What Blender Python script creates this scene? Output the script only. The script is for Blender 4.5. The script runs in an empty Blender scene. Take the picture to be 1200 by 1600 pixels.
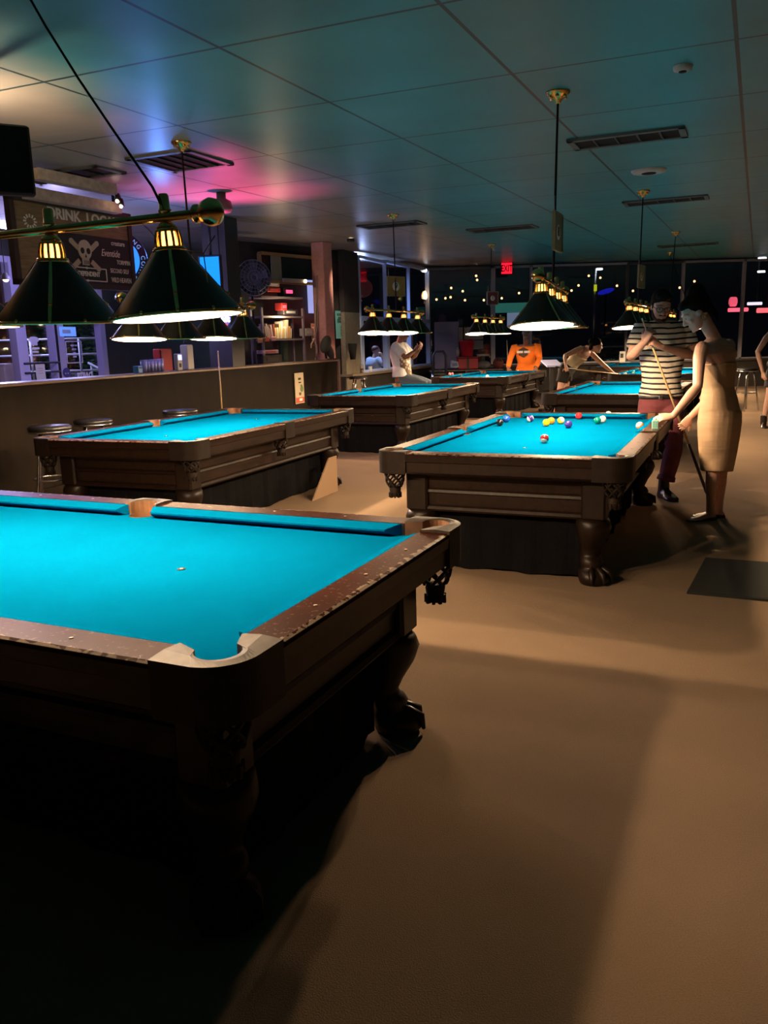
import bpy, bmesh, math, random
from mathutils import Vector as V, Matrix as M4, Quaternion
random.seed(7)
PI = math.pi
S = bpy.context.scene
COL = S.collection
R = math.radians

# ------------------------------------------------------------------ camera
FPX, PITCH, ROLL, HC = 1268.0, R(11.76), R(1.59), 1.355
cam = bpy.data.cameras.new('camera'); camo = bpy.data.objects.new('camera', cam); COL.objects.link(camo)
cam.sensor_fit = 'VERTICAL'; cam.sensor_height = 24.0; cam.lens = FPX/1600*24.0
cam.clip_start = .05; cam.clip_end = 200
_f = V((0, math.cos(PITCH), -math.sin(PITCH))); _u = V((0, math.sin(PITCH), math.cos(PITCH))); _r = V((1, 0, 0))
_r2 = _r*math.cos(ROLL) - _u*math.sin(ROLL); _u2 = _r*math.sin(ROLL) + _u*math.cos(ROLL)
camo.matrix_world = M4(((_r2.x, _u2.x, -_f.x, 0), (_r2.y, _u2.y, -_f.y, 0), (_r2.z, _u2.z, -_f.z, HC), (0, 0, 0, 1)))
S.camera = camo
def ray(px, py):
    return _f + _r2*((px-600)/FPX) + _u2*((800-py)/FPX)
def aty(px, py, Y):
    d = ray(px, py); return d*(Y/d.y) + V((0, 0, HC))
def atz(px, py, z):
    d = ray(px, py); return d*((z-HC)/d.z) + V((0, 0, HC))
def project(p):
    q = V(p)-V((0, 0, HC)); d = q.dot(_f)
    return 600+FPX*q.dot(_r2)/d, 800-FPX*q.dot(_u2)/d
CEIL0, CEILK = 2.78, .021
def ceil_z(Y): return CEIL0 + CEILK*Y
def atceil(px, py):
    d = ray(px, py); t = (CEIL0-HC)/(d.z-CEILK*d.y); return d*t+V((0, 0, HC))

# ------------------------------------------------------------------ materials
def nodes(name):
    m = bpy.data.materials.new(name); m.use_nodes = True
    nt = m.node_tree; return m, nt, nt.nodes['Principled BSDF']
def mat(name, col, rough=.5, metal=0, noise=0, nscale=20, emit=None, estr=0, bump=0, bscale=200, spec=.5, trans=0, stretch=None):
    m, nt, b = nodes(name)
    b.inputs['Base Color'].default_value = (*col, 1); b.inputs['Roughness'].default_value = rough
    b.inputs['Metallic'].default_value = metal; b.inputs['Specular IOR Level'].default_value = spec
    tc = nt.nodes.new('ShaderNodeTexCoord'); src = tc.outputs['Object']
    if stretch:
        mp = nt.nodes.new('ShaderNodeMapping'); mp.inputs['Scale'].default_value = stretch
        nt.links.new(src, mp.inputs[0]); src = mp.outputs[0]
    if noise:
        n = nt.nodes.new('ShaderNodeTexNoise'); n.inputs['Scale'].default_value = nscale; n.inputs['Detail'].default_value = 5
        nt.links.new(src, n.inputs['Vector'])
        r = nt.nodes.new('ShaderNodeValToRGB'); e = r.color_ramp.elements
        e[0].position = .3; e[1].position = .7
        e[0].color = tuple(max(0, c*(1-noise)) for c in col)+(1,); e[1].color = tuple(min(1, c*(1+noise)) for c in col)+(1,)
        nt.links.new(n.outputs['Fac'], r.inputs[0]); nt.links.new(r.outputs[0], b.inputs['Base Color'])
    if bump:
        n2 = nt.nodes.new('ShaderNodeTexNoise'); n2.inputs['Scale'].default_value = bscale
        nt.links.new(src, n2.inputs['Vector'])
        bp = nt.nodes.new('ShaderNodeBump'); bp.inputs['Strength'].default_value = bump; bp.inputs['Distance'].default_value = .01
        nt.links.new(n2.outputs['Fac'], bp.inputs['Height']); nt.links.new(bp.outputs[0], b.inputs['Normal'])
    if emit:
        b.inputs['Emission Color'].default_value = (*emit, 1); b.inputs['Emission Strength'].default_value = estr
    return m
def math_node(nt, op, a, b=None):
    n = nt.nodes.new('ShaderNodeMath'); n.operation = op
    for i, v in enumerate((a, b)):
        if v is None: continue
        if isinstance(v, (int, float)): n.inputs[i].default_value = v
        else: nt.links.new(v, n.inputs[i])
    return n.outputs[0]
def mix(nt, fac, a, b):
    n = nt.nodes.new('ShaderNodeMix'); n.data_type = 'RGBA'
    for k, v in ((0, fac), (6, a), (7, b)):
        if isinstance(v, (int, float)): n.inputs[k].default_value = v
        elif isinstance(v, tuple): n.inputs[k].default_value = (*v, 1)
        else: nt.links.new(v, n.inputs[k])
    return n.outputs[2]

felt = mat('felt', (.0002, .092, .215), 1.0, noise=.07, nscale=3.0, bump=.05, bscale=900, spec=0)
wood = mat('apron_wood', (.0155, .0073, .0042), .45, spec=.25, noise=.45, nscale=5, stretch=(1, 6, 6))
panel_wood = mat('panel_wood', (.060, .030, .014), .5, noise=.35, nscale=4, stretch=(1, 1, 5))
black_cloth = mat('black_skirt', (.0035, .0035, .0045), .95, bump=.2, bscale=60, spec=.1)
leather = mat('leather', (.16, .075, .035), .5, noise=.3)
darkleather = mat('dark_leather', (.015, .009, .006), .6, noise=.3, spec=.2)
legwood = mat('shaded_leg_wood', (.012, .006, .0035), .42, noise=.3, spec=.3)  # darker copy of the apron wood, leg shade put into the colour
iron = mat('pocket_iron', (.026, .021, .018), .5, 0, spec=.10, noise=.4, nscale=30)
ivory = mat('ivory_inlay', (.22, .17, .11), .4)
black = mat('black', (.012, .012, .013), .5)
matte_black = mat('matte_black', (.008, .008, .008), .9)
brass = mat('brass', (.72, .48, .16), .22, 1.0, noise=.15)
shade_green = mat('shade_green', (.012, .011, .005), .42, noise=.2, spec=.35)
white_enamel = mat('white_enamel', (.85, .82, .75), .5)
chrome = mat('chrome', (.7, .7, .72), .2, 1.0)
steel = mat('steel', (.35, .36, .38), .35, .9)
alum = mat('frame_alum', (.42, .42, .48), .4, .3)
bulbm = mat('bulb', (.9, .8, .6), .4, emit=(1, .72, .40), estr=14)
glowm = mat('socket_glow', (.9, .6, .3), .4, emit=(1, .42, .10), estr=2.6)
paper = mat('paper', (.62, .60, .55), .8)
def wood_rail():
    m, nt, b = nodes('rail_wood')
    tc = nt.nodes.new('ShaderNodeTexCoord')
    n = nt.nodes.new('ShaderNodeTexNoise'); n.inputs['Scale'].default_value = 9; n.inputs['Detail'].default_value = 8
    nt.links.new(tc.outputs['Object'], n.inputs['Vector'])
    c1 = mix(nt, n.outputs['Fac'], (.010, .0024, .0010), (.030, .0080, .0032))
    n2 = nt.nodes.new('ShaderNodeTexNoise'); n2.inputs['Scale'].default_value = 38; n2.inputs['Detail'].default_value = 6
    nt.links.new(tc.outputs['Object'], n2.inputs['Vector'])
    sp = nt.nodes.new('ShaderNodeSeparateXYZ'); nt.links.new(tc.outputs['Object'], sp.inputs[0])
    ex = math_node(nt, 'SUBTRACT', math_node(nt, 'ABSOLUTE', sp.outputs[0]), 1.375-.024)
    ey = math_node(nt, 'SUBTRACT', math_node(nt, 'ABSOLUTE', sp.outputs[1]), .7275-.024)
    edge = math_node(nt, 'MULTIPLY', math_node(nt, 'MAXIMUM', ex, ey), 11.0)
    w = math_node(nt, 'GREATER_THAN', math_node(nt, 'ADD', edge, n2.outputs['Fac']), .66)
    w = math_node(nt, 'MULTIPLY', w, math_node(nt, 'GREATER_THAN', sp.outputs[2], ZT-.006))
    n3 = nt.nodes.new('ShaderNodeTexNoise'); n3.inputs['Scale'].default_value = 70; n3.inputs['Detail'].default_value = 3
    nt.links.new(tc.outputs['Object'], n3.inputs['Vector'])
    c1 = mix(nt, math_node(nt, 'GREATER_THAN', n3.outputs['Fac'], .635), c1, (.06, .036, .024))
    nt.links.new(mix(nt, w, c1, (.15, .115, .09)), b.inputs['Base Color'])
    b.inputs['Roughness'].default_value = .42; b.inputs['Specular IOR Level'].default_value = .015
    return m

def carpet_mat():
    m, nt, b = nodes('carpet')
    tc = nt.nodes.new('ShaderNodeTexCoord')
    n = nt.nodes.new('ShaderNodeTexNoise'); n.inputs['Scale'].default_value = 260; n.inputs['Detail'].default_value = 3
    n2 = nt.nodes.new('ShaderNodeTexNoise'); n2.inputs['Scale'].default_value = 1.3; n2.inputs['Detail'].default_value = 6
    for k in (n, n2): nt.links.new(tc.outputs['Object'], k.inputs['Vector'])
    a = mix(nt, n.outputs['Fac'], (.20, .138, .092), (.385, .28, .195))
    c = mix(nt, n2.outputs['Fac'], (.7, .7, .7), (1.15, 1.1, 1.05))
    mu = nt.nodes.new('ShaderNodeMix'); mu.data_type = 'RGBA'; mu.blend_type = 'MULTIPLY'; mu.inputs[0].default_value = 1
    nt.links.new(a, mu.inputs[6]); nt.links.new(c, mu.inputs[7]); nt.links.new(mu.outputs[2], b.inputs['Base Color'])
    b.inputs['Roughness'].default_value = 1; b.inputs['Specular IOR Level'].default_value = .05
    bp = nt.nodes.new('ShaderNodeBump'); bp.inputs['Strength'].default_value = .35; bp.inputs['Distance'].default_value = .006
    nt.links.new(n.outputs['Fac'], bp.inputs['Height']); nt.links.new(bp.outputs[0], b.inputs['Normal'])
    return m
TH = R(65.5)
def ceiling_mat(ca=(.035, .22, .25), cb=(.07, .40, .45)):  # blue-green tint puts light bounced off the felt into the tile colour
    m, nt, b = nodes('ceiling_tiles')
    tc = nt.nodes.new('ShaderNodeTexCoord'); mp = nt.nodes.new('ShaderNodeMapping')
    mp.inputs['Rotation'].default_value = (0, 0, -TH); mp.inputs['Location'].default_value = (.18, .2, 0)
    nt.links.new(tc.outputs['Object'], mp.inputs[0])
    sp = nt.nodes.new('ShaderNodeSeparateXYZ'); nt.links.new(mp.outputs[0], sp.inputs[0])
    def line(o, per, w):
        f = math_node(nt, 'FRACT', math_node(nt, 'DIVIDE', math_node(nt, 'ADD', o, 60.0), per))
        return math_node(nt, 'LESS_THAN', math_node(nt, 'ABSOLUTE', math_node(nt, 'SUBTRACT', f, .5)), w/per/2)
    l = math_node(nt, 'MAXIMUM', line(sp.outputs[0], 1.22, .022), line(sp.outputs[1], 1.22, .022))
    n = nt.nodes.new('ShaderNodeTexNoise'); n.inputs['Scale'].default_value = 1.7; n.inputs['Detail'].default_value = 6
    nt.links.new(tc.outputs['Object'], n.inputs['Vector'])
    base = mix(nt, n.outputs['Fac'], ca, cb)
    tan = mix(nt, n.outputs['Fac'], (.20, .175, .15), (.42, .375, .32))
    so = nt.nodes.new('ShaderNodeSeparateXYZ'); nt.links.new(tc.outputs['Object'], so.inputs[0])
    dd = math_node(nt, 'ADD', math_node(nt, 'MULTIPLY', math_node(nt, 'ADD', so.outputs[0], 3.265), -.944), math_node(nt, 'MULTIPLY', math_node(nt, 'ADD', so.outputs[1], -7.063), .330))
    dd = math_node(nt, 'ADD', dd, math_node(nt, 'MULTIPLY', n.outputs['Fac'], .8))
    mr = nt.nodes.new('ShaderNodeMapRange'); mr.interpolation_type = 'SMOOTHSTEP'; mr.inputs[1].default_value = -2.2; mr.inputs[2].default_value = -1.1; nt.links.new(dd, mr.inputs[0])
    base = mix(nt, mr.outputs[0], base, tan)  # tan towards the bar puts the warmer light there into the colour
    nt.links.new(mix(nt, l, base, (.02, .05, .05)), b.inputs['Base Color'])
    b.inputs['Roughness'].default_value = .36; b.inputs['Specular IOR Level'].default_value = .4
    n2 = nt.nodes.new('ShaderNodeTexNoise'); n2.inputs['Scale'].default_value = 60
    nt.links.new(tc.outputs['Object'], n2.inputs['Vector'])
    bp = nt.nodes.new('ShaderNodeBump'); bp.inputs['Strength'].default_value = .12
    nt.links.new(n2.outputs['Fac'], bp.inputs['Height']); nt.links.new(bp.outputs[0], b.inputs['Normal'])
    return m
def glass_mat(name='window_glass', gl=.07, tint=(1, 1, 1)):
    m, nt, b = nodes(name); nt.nodes.remove(b)
    t = nt.nodes.new('ShaderNodeBsdfTransparent'); t.inputs[0].default_value = (*tint, 1)
    g = nt.nodes.new('ShaderNodeBsdfGlossy'); g.inputs['Roughness'].default_value = .03
    mx = nt.nodes.new('ShaderNodeMixShader'); mx.inputs[0].default_value = gl
    nt.links.new(t.outputs[0], mx.inputs[1]); nt.links.new(g.outputs[0], mx.inputs[2])
    nt.links.new(mx.outputs[0], nt.nodes['Material Output'].inputs[0]); return m
glass = glass_mat()
def emat(name, col, s): return mat(name, tuple(min(1, c) for c in col), .5, emit=col, estr=s)

# ------------------------------------------------------------------ mesh builder
class MB:
    def __init__(s): s.v = []; s.f = []; s.sm = []; s.mi = []; s.cur = 0
    def add(s, vs, fs, smooth=False):
        o = len(s.v); s.v += [tuple(p) for p in vs]
        for f in fs: s.f.append([i+o for i in f]); s.sm.append(smooth); s.mi.append(s.cur)
        return s
    def box(s, c, d, rot=None, bev=0):
        c = V(c); hx, hy, hz = d[0]/2, d[1]/2, d[2]/2
        if bev:
            b = min(bev, hx*.9, hy*.9, hz*.9)
            ps = [(-hx+b, -hy), (hx-b, -hy), (hx, -hy+b), (hx, hy-b), (hx-b, hy), (-hx+b, hy), (-hx, hy-b), (-hx, -hy+b)]
            k = 1-b/max(hx, hy)
            rings = [[(x*(1-b/hx), y*(1-b/hy), -hz) for x, y in ps], [(x, y, -hz+b) for x, y in ps], [(x, y, hz-b) for x, y in ps], [(x*(1-b/hx), y*(1-b/hy), hz) for x, y in ps]]
            vs = [V(p) for r in rings for p in r]; fs = []
            for i in range(3):
                for j in range(8): fs.append([i*8+j, i*8+(j+1) % 8, i*8+8+(j+1) % 8, i*8+8+j])
            fs.append(list(range(7, -1, -1))); fs.append(list(range(24, 32)))
        else:
            vs = [V((x, y, z)) for z in (-hz, hz) for x, y in ((-hx, -hy), (hx, -hy), (hx, hy), (-hx, hy))]
            fs = [[3, 2, 1, 0], [4, 5, 6, 7], [0, 1, 5, 4], [1, 2, 6, 5], [2, 3, 7, 6], [3, 0, 4, 7]]
        if rot is not None: vs = [rot @ p for p in vs]
        s.add([p+c for p in vs], fs)
        return s
    def tube(s, pts, rad, seg=10, caps=True, flat=None, smooth=True, round_ends=False):
        pts = [V(p) for p in pts]
        if isinstance(rad, (int, float)): rad = [rad]*len(pts)
        rad = list(rad)
        if round_ends:
            d0 = (pts[0]-pts[1]).normalized(); d1 = (pts[-1]-pts[-2]).normalized()
            a, b = pts[0], pts[-1]; ra, rb = rad[0], rad[-1]
            pts = [a+d0*ra*.95, a+d0*ra*.7]+pts+[b+d1*rb*.7, b+d1*rb*.95]
            rad = [ra*.3, ra*.72]+rad+[rb*.72, rb*.3]
        n = len(pts); vs = []; nrm = None
        for i, p in enumerate(pts):
            t = (pts[min(i+1, n-1)]-pts[max(i-1, 0)]).normalized()
            if nrm is None:
                nrm = V((0, 0, 1)) if abs(t.z) < .9 else V((1, 0, 0))
                if flat: nrm = V(flat[0])
            nrm = (nrm-t*nrm.dot(t)); nrm = nrm.normalized() if nrm.length > 1e-6 else t.orthogonal().normalized()
            bi = t.cross(nrm)
            k = flat[1] if flat else 1
            for j in range(seg):
                a = 2*PI*j/seg; vs.append(p+nrm*(math.cos(a)*rad[i]*k)+bi*(math.sin(a)*rad[i]))
        fs = [[i*seg+j, i*seg+(j+1) % seg, (i+1)*seg+(j+1) % seg, (i+1)*seg+j] for i in range(n-1) for j in range(seg)]
        s.add(vs, fs, smooth)
        if caps:
            o = len(s.v)-len(vs)
            s.f.append([o+j for j in range(seg-1, -1, -1)]); s.sm.append(False); s.mi.append(s.cur)
            s.f.append([o+(n-1)*seg+j for j in range(seg)]); s.sm.append(False); s.mi.append(s.cur)
        return s
    def loft(s, rings, smooth=True, caps=True, closed=True):
        n = len(rings[0]); vs = [p for r in rings for p in r]; fs = []
        for i in range(len(rings)-1):
            for j in range(n if closed else n-1): fs.append([i*n+j, i*n+(j+1) % n, (i+1)*n+(j+1) % n, (i+1)*n+j])
        s.add(vs, fs, smooth)
        if caps and closed:
            o = len(s.v)-len(vs)
            s.f.append([o+j for j in range(n-1, -1, -1)]); s.sm.append(False); s.mi.append(s.cur)
            s.f.append([o+(len(rings)-1)*n+j for j in range(n)]); s.sm.append(False); s.mi.append(s.cur)
        return s
    def lathe(s, prof, seg=24, c=(0, 0, 0), axis='z', smooth=True, caps=True, arc=None):
        c = V(c); rings = []
        for r, z in prof:
            ring = []
            for j in range(seg):
                a = 2*PI*j/seg
                p = V((math.cos(a)*r, math.sin(a)*r, z))
                if axis == 'x': p = V((z, p.x, p.y))
                elif axis == 'y': p = V((p.y, z, p.x))
                ring.append(p+c)
            rings.append(ring)
        return s.loft(rings, smooth, caps)
    def prism(s, poly, z0, z1):
        n = len(poly); vs = [(x, y, z0) for x, y in poly]+[(x, y, z1) for x, y in poly]
        fs = [[i, (i+1) % n, n+(i+1) % n, n+i] for i in range(n)]+[list(range(n-1, -1, -1)), list(range(n, 2*n))]
        s.add(vs, fs); return s
    def prism_y(s, poly, y0, y1):          # polygon in x,z extruded along y
        n = len(poly); vs = [(x, y0, z) for x, z in poly]+[(x, y1, z) for x, z in poly]
        fs = [[i, (i+1) % n, n+(i+1) % n, n+i] for i in range(n)]+[list(range(n-1, -1, -1)), list(range(n, 2*n))]
        s.add(vs, fs); return s
    def ball(s, c, r, seg=20, rot=None):
        c = V(c)
        if isinstance(r, (int, float)): r = (r, r, r)
        k = max(6, seg//2); rings = []
        for i in range(k+1):
            a = -PI/2+PI*i/k; cr = max(math.cos(a), .02); ring = []
            for j in range(seg):
                b = 2*PI*j/seg; p = V((cr*math.cos(b)*r[0], cr*math.sin(b)*r[1], math.sin(a)*r[2]))
                ring.append((rot @ p if rot is not None else p)+c)
            rings.append(ring)
        return s.loft(rings)
    def mesh(s, name, mats):
        me = bpy.data.meshes.new(name); me.from_pydata(s.v, [], s.f)
        me.polygons.foreach_set('use_smooth', s.sm)
        for m in (mats if isinstance(mats, (list, tuple)) else [mats]): me.materials.append(m)
        me.polygons.foreach_set('material_index', s.mi)
        bm = bmesh.new(); bm.from_mesh(me); bmesh.ops.recalc_face_normals(bm, faces=bm.faces); bm.to_mesh(me); bm.free()
        me.update(); return me
    def build(s, name, mats, parent=None, loc=None, rz=None):
        return link(name, s.mesh(name, mats), parent, loc, rz)
def link(name, me, parent=None, loc=None, rz=None):
    o = bpy.data.objects.new(name, me); COL.objects.link(o); o.parent = parent
    if loc is not None: o.location = loc
    if rz is not None: o.rotation_euler = (0, 0, rz)
    return o
def tag(o, label=None, cat=None, group=None, kind=None):
    if label: o['label'] = label
    if cat: o['category'] = cat
    if group: o['group'] = group
    if kind: o['kind'] = kind
    return o
def thing(name, label, cat, loc=(0, 0, 0), rz=0, group=None):
    o = bpy.data.objects.new(name, None); COL.objects.link(o); o.empty_display_size = .1
    o.location = loc; o.rotation_euler = (0, 0, rz); return tag(o, label, cat, group)
KIDS = {}
def children(o): return [c for c in COL.objects if c.parent == o]
def dup(root, loc, rz, label, group=None):
    def cp(o, par):
        c = o.copy(); COL.objects.link(c); c.parent = par
        for k in children(o): cp(k, c)
        return c
    r = cp(root, None); r.location = loc; r.rotation_euler = (0, 0, rz); r['label'] = label
    if group: r['group'] = group
    return r
def struct(name, mb, m, loc=None, rz=None):
    o = mb.build(name, m, None, loc, rz); o['kind'] = 'structure'; return o
def text_mesh(body, size, m, name, parent, loc, rot=(PI/2, 0, 0), ext=.002, align='CENTER', squash=1.0, shear=0, bold=0):
    cu = bpy.data.curves.new('txt', 'FONT'); cu.body = body; cu.size = size; cu.extrude = ext; cu.align_x = align; cu.align_y = 'CENTER'
    cu.shear = shear; cu.offset = bold; cu.resolution_u = 3
    to = bpy.data.objects.new('txt', cu); COL.objects.link(to)
    dg = bpy.context.evaluated_depsgraph_get(); me = bpy.data.meshes.new_from_object(to.evaluated_get(dg))
    bpy.data.objects.remove(to); me.name = name; me.materials.clear(); me.materials.append(m)
    if squash != 1.0:
        for v in me.vertices: v.co.x *= squash
    o = link(name, me, parent, loc); o.rotation_euler = rot; return o
def remeshed(mb, name, m, parent, voxel, smooth=4):
    me = mb.mesh(name, m); o = link(name, me, None)
    md = o.modifiers.new('r', 'REMESH'); md.mode = 'VOXEL'; md.voxel_size = voxel; md.use_smooth_shade = True
    if smooth:
        sm = o.modifiers.new('s', 'SMOOTH'); sm.factor = .5; sm.iterations = smooth
    dg = bpy.context.evaluated_depsgraph_get(); nm = bpy.data.meshes.new_from_object(o.evaluated_get(dg))
    bpy.data.objects.remove(o); nm.name = name; nm.materials.clear(); nm.materials.append(m)
    nm.polygons.foreach_set('use_smooth', [True]*len(nm.polygons))
    return link(name, nm, parent)
UD = V((math.cos(TH), math.sin(TH), 0)); VD = V((-math.sin(TH), math.cos(TH), 0))
def span(p0, d, pxr):
    lo, hi = 0, 30
    for _ in range(50):
        m = (lo+hi)/2
        if project(p0+d*m)[0] < pxr: lo = m
        else: hi = m
    return lo

# ------------------------------------------------------------------ pool table
ZT, ZB = .732, .689
railw = wood_rail()
L, W = 2.75, 1.455
a, b = L/2, W/2
ZT, ZB = .732, .689
def quadrant_sym():
    return [(sx, sy) for sx in (1, -1) for sy in (1, -1)]
def cushion(mbx, p0, p1, inw, cut0, cut1):
    # p0->p1 along the wood edge; inw = inward direction; nose 5 cm in
    p0, p1, inw = V((*p0, 0)), V((*p1, 0)), V((*inw, 0)); d = (p1-p0).normalized()
    prof = [(0, ZT-.002), (.012, ZT-.003), (.050, ZB+.0275), (.0495, ZB+.021), (.018, ZB+.002), (0, ZB+.002)]
    r0 = []; r1 = []
    for off, z in prof:
        r0.append(p0+d*(cut0*off/.05)+inw*off+V((0, 0, z))); r1.append(p1-d*(cut1*off/.05)+inw*off+V((0, 0, z)))
    mbx.loft([r0, r1], smooth=False)
def rounded_rail(mbx, x0, x1, y0, y1, axis):
    k0 = len(mbx.f); rounded_rail_(mbx, x0, x1, y0, y1, axis)
    for i in range(k0, len(mbx.f)):
        if min(mbx.v[q][2] for q in mbx.f[i]) < ZT-.02: mbx.mi[i] = 1
def rounded_rail_(mbx, x0, x1, y0, y1, axis):
    # wooden rail bar: flat top, rounded outer lip, face sloping in
    if axis == 'x':   # runs along x, outer edge y1
        s = 1 if y1 > y0 else -1
        prof = [(y0, ZT), (y1-s*.012, ZT), (y1-s*.003, ZT-.004), (y1, ZT-.014), (y1-s*.004, ZT-.05), (y1-s*.012, ZT-.055), (y1-s*.014, ZT-.112), (y1-s*.03, ZT-.124), (y0, ZT-.124)]
        mbx.loft([[V((x0, y, z)) for y, z in prof], [V((x1, y, z)) for y, z in prof]], smooth=False)
    else:
        s = 1 if y1 > y0 else -1
        prof = [(y0, ZT), (y1-s*.012, ZT), (y1-s*.003, ZT-.004), (y1, ZT-.014), (y1-s*.004, ZT-.05), (y1-s*.012, ZT-.055), (y1-s*.014, ZT-.112), (y1-s*.03, ZT-.124), (y0, ZT-.124)]
        mbx.loft([[V((y, x0, z)) for y, z in prof], [V((y, x1, z)) for y, z in prof]], smooth=False)
CP = .094
def make_table(label):
    t = thing('pool_table', label, 'pool table')
    # bed cloth
    ax, by = a-CP, b-CP; r = .044
    poly = []
    for sx, sy in ((1, 1), (-1, 1), (-1, -1), (1, -1)):
        arc = [(-90-90*i/8) for i in range(9)]
        pts = [(sx*(ax+r*math.cos(R(k))), sy*(by+r*math.sin(R(k)))) for k in arc]
        if sx*sy < 0: pts.reverse()
        poly += pts
        if (sx, sy) == (1, 1): poly += [(.055*math.cos(R(k)), b-.100+.055*math.sin(R(k))) for k in [0-180*i/10 for i in range(11)]]
        if (sx, sy) == (-1, -1): poly += [(-.055*math.cos(R(k)), -(b-.100)-.055*math.sin(R(k))) for k in [0-180*i/10 for i in range(11)]]
    MB().prism(poly, ZB-.03, ZB).build('bed_cloth', felt, t)
    spm = MB().lathe([(.001, 0), (.014, 0), (.014, .0012), (.001, .0012)], 14).mesh('foot_spot', matte_black)
    scm = MB().lathe([(.001, .0012), (.005, .0012), (.005, .002), (.001, .002)], 10).mesh('spot_centre', paper)
    for x in (-a/2, a/2):
        o = link('foot_spot', spm, t, (x, 0, ZB)); link('spot_centre', scm, o)
    xs0, xs1 = .078, a-.20
    for sx, sy in quadrant_sym():
        m_ = MB(); rounded_rail(m_, sx*xs0, sx*xs1, sy*(b-.105), sy*b, 'x'); m_.build('long_rail', [railw, wood], t)
        m_ = MB(); cushion(m_, (sx*(xs0-.012), sy*(b-.105)), (sx*(xs1-.012), sy*(b-.105)), (0, -sy), .022, .045); m_.build('long_cushion', felt, t)
    for sx in (1, -1):
        m_ = MB(); rounded_rail(m_, -(b-.20), (b-.20), sx*(a-.105), sx*a, 'y'); m_.build('end_rail', [railw, wood], t)
        m_ = MB(); cushion(m_, (sx*(a-.105), -(b-.212)), (sx*(a-.105), b-.212), (-sx, 0), .045, .045); m_.build('end_cushion', felt, t)
    # pocket castings
    def casting(cx, cy, outer, inner, zt=ZT+.006):
        m_ = MB(); n = len(outer)
        o1 = [V((*p, zt)) for p in outer]; i1 = [V((*p, zt)) for p in inner]
        o0 = [V((*p, ZT-.124)) for p in outer]; i0 = [V((*p, ZT-.055)) for p in inner]
        mid = [(o1[k]+i1[k])/2+V((0, 0, .004)) for k in range(n)]
        o1b = [p+V((0, 0, -.008)) for p in o1]
        rows = [i0, i1, mid, o1, o1b, o0]
        m_.loft([list(q) for q in zip(*rows)], smooth=False, closed=True)
        for i, f in enumerate(m_.f):
            if all(abs(m_.v[q][2]-ZT) > .0 and m_.v[q][2] < ZT+.0045 for q in f) and min(m_.v[q][2] for q in f) < ZT-.1 and max(m_.v[q][2] for q in f) > ZT-.01: m_.mi[i] = 1
            if {round(m_.v[q][2], 4) for q in f} == {round(zt, 4), round(ZT-.055, 4)}: m_.mi[i] = 2
        return m_
    for sx, sy in quadrant_sym():
        n = 15; rr = .105
        oc = (a-rr, b-rr)
        outer = [(a-.2, b)]+[(oc[0]+rr*math.cos(R(90-90*k/(n-1))), oc[1]+rr*math.sin(R(90-90*k/(n-1)))) for k in range(n)]+[(a, b-.2)]
        inner = [(a-.2, b-.105)]+[(ax+.051*math.cos(R(165-240*k/(n-1))), by+.051*math.sin(R(165-240*k/(n-1)))) for k in range(n)]+[(a-.105, b-.2)]
        casting(0, 0, [(sx*x, sy*y) for x, y in outer], [(sx*x, sy*y) for x, y in inner]).build('corner_casting', [iron, darkleather, leather], t)
    for sy in (1, -1):
        n = 13
        outer = [(-.078+.156*k/(n-1), b+.004*math.sin(PI*k/(n-1))) for k in range(n)]
        inner = [(-.078, b-.107)]+[(.060*math.cos(R(180-180*k/(n-3))), b-.098+.060*math.sin(R(180-180*k/(n-3)))) for k in range(n-2)]+[(.078, b-.107)]
        casting(0, 0, [(x, sy*y) for x, y in outer], [(x, sy*y) for x, y in inner]).build('side_casting', [iron, darkleather, leather], t)
    # pocket liners and nets
    net = MB()
    for k in range(6):
        for s in (1, -1):
            net.tube([((.058-.02*(j/5)**2)*math.cos(R(60*k+s*36*j/2)), (.058-.02*(j/5)**2)*math.sin(R(60*k+s*36*j/2)), -.085*j/5) for j in range(6)], .0065, 5)
    net.tube([(.058*math.cos(R(20*k)), .058*math.sin(R(20*k)), 0) for k in range(19)], .006, 5)
    netm = net.mesh('pocket_net', darkleather)
    cup = MB().lathe([(.030, .004), (.036, -.01), (.032, -.035), (.038, -.058), (.012, -.058), (.012, -.02)], 12)
    for k in range(9):
        an = 2*PI*k/9; cup.box((.031*math.cos(an), .031*math.sin(an), -.05), (.016, .010, .03), M4.Rotation(an, 3, 'Z'))
    cupm = cup.mesh('net_tassel', darkleather)
    lin = MB().lathe([(.0555, .088), (.0555, .06), (.053, 0), (.049, 0), (.0505, .06), (.0515, .088)], 24, caps=False)
    linm = lin.mesh('pocket_liner', leather)
    spots6 = [(sx*ax, sy*by) for sx, sy in quadrant_sym()]+[(0, b-.097), (0, -(b-.097))]
    for x, y in spots6:
        link('pocket_liner', linm, t, (x, y, ZT-.13))
        o = link('pocket_net', netm, t, (x, y, ZT-.128)); link('net_tassel', cupm, o, (0, 0, -.085))
    # diamonds
    sight = MB().lathe([(.0055, 0), (.0055, .0012), (.001, .0014)], 10).mesh('rail_sight', ivory)
    for sy in (1, -1):
        for k in range(1, 8):
            if k != 4: link('rail_sight', sight, t, (-a+.155+(L-.31)*k/8, sy*(b-.055), ZT))
    for sx in (1, -1):
        for k in range(1, 4): link('rail_sight', sight, t, (sx*(a-.055), -b+.155+(W-.31)*k/4, ZT))
    # apron panels (moulded), under the rails
    ix, iy = a-.155, b-.155
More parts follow.
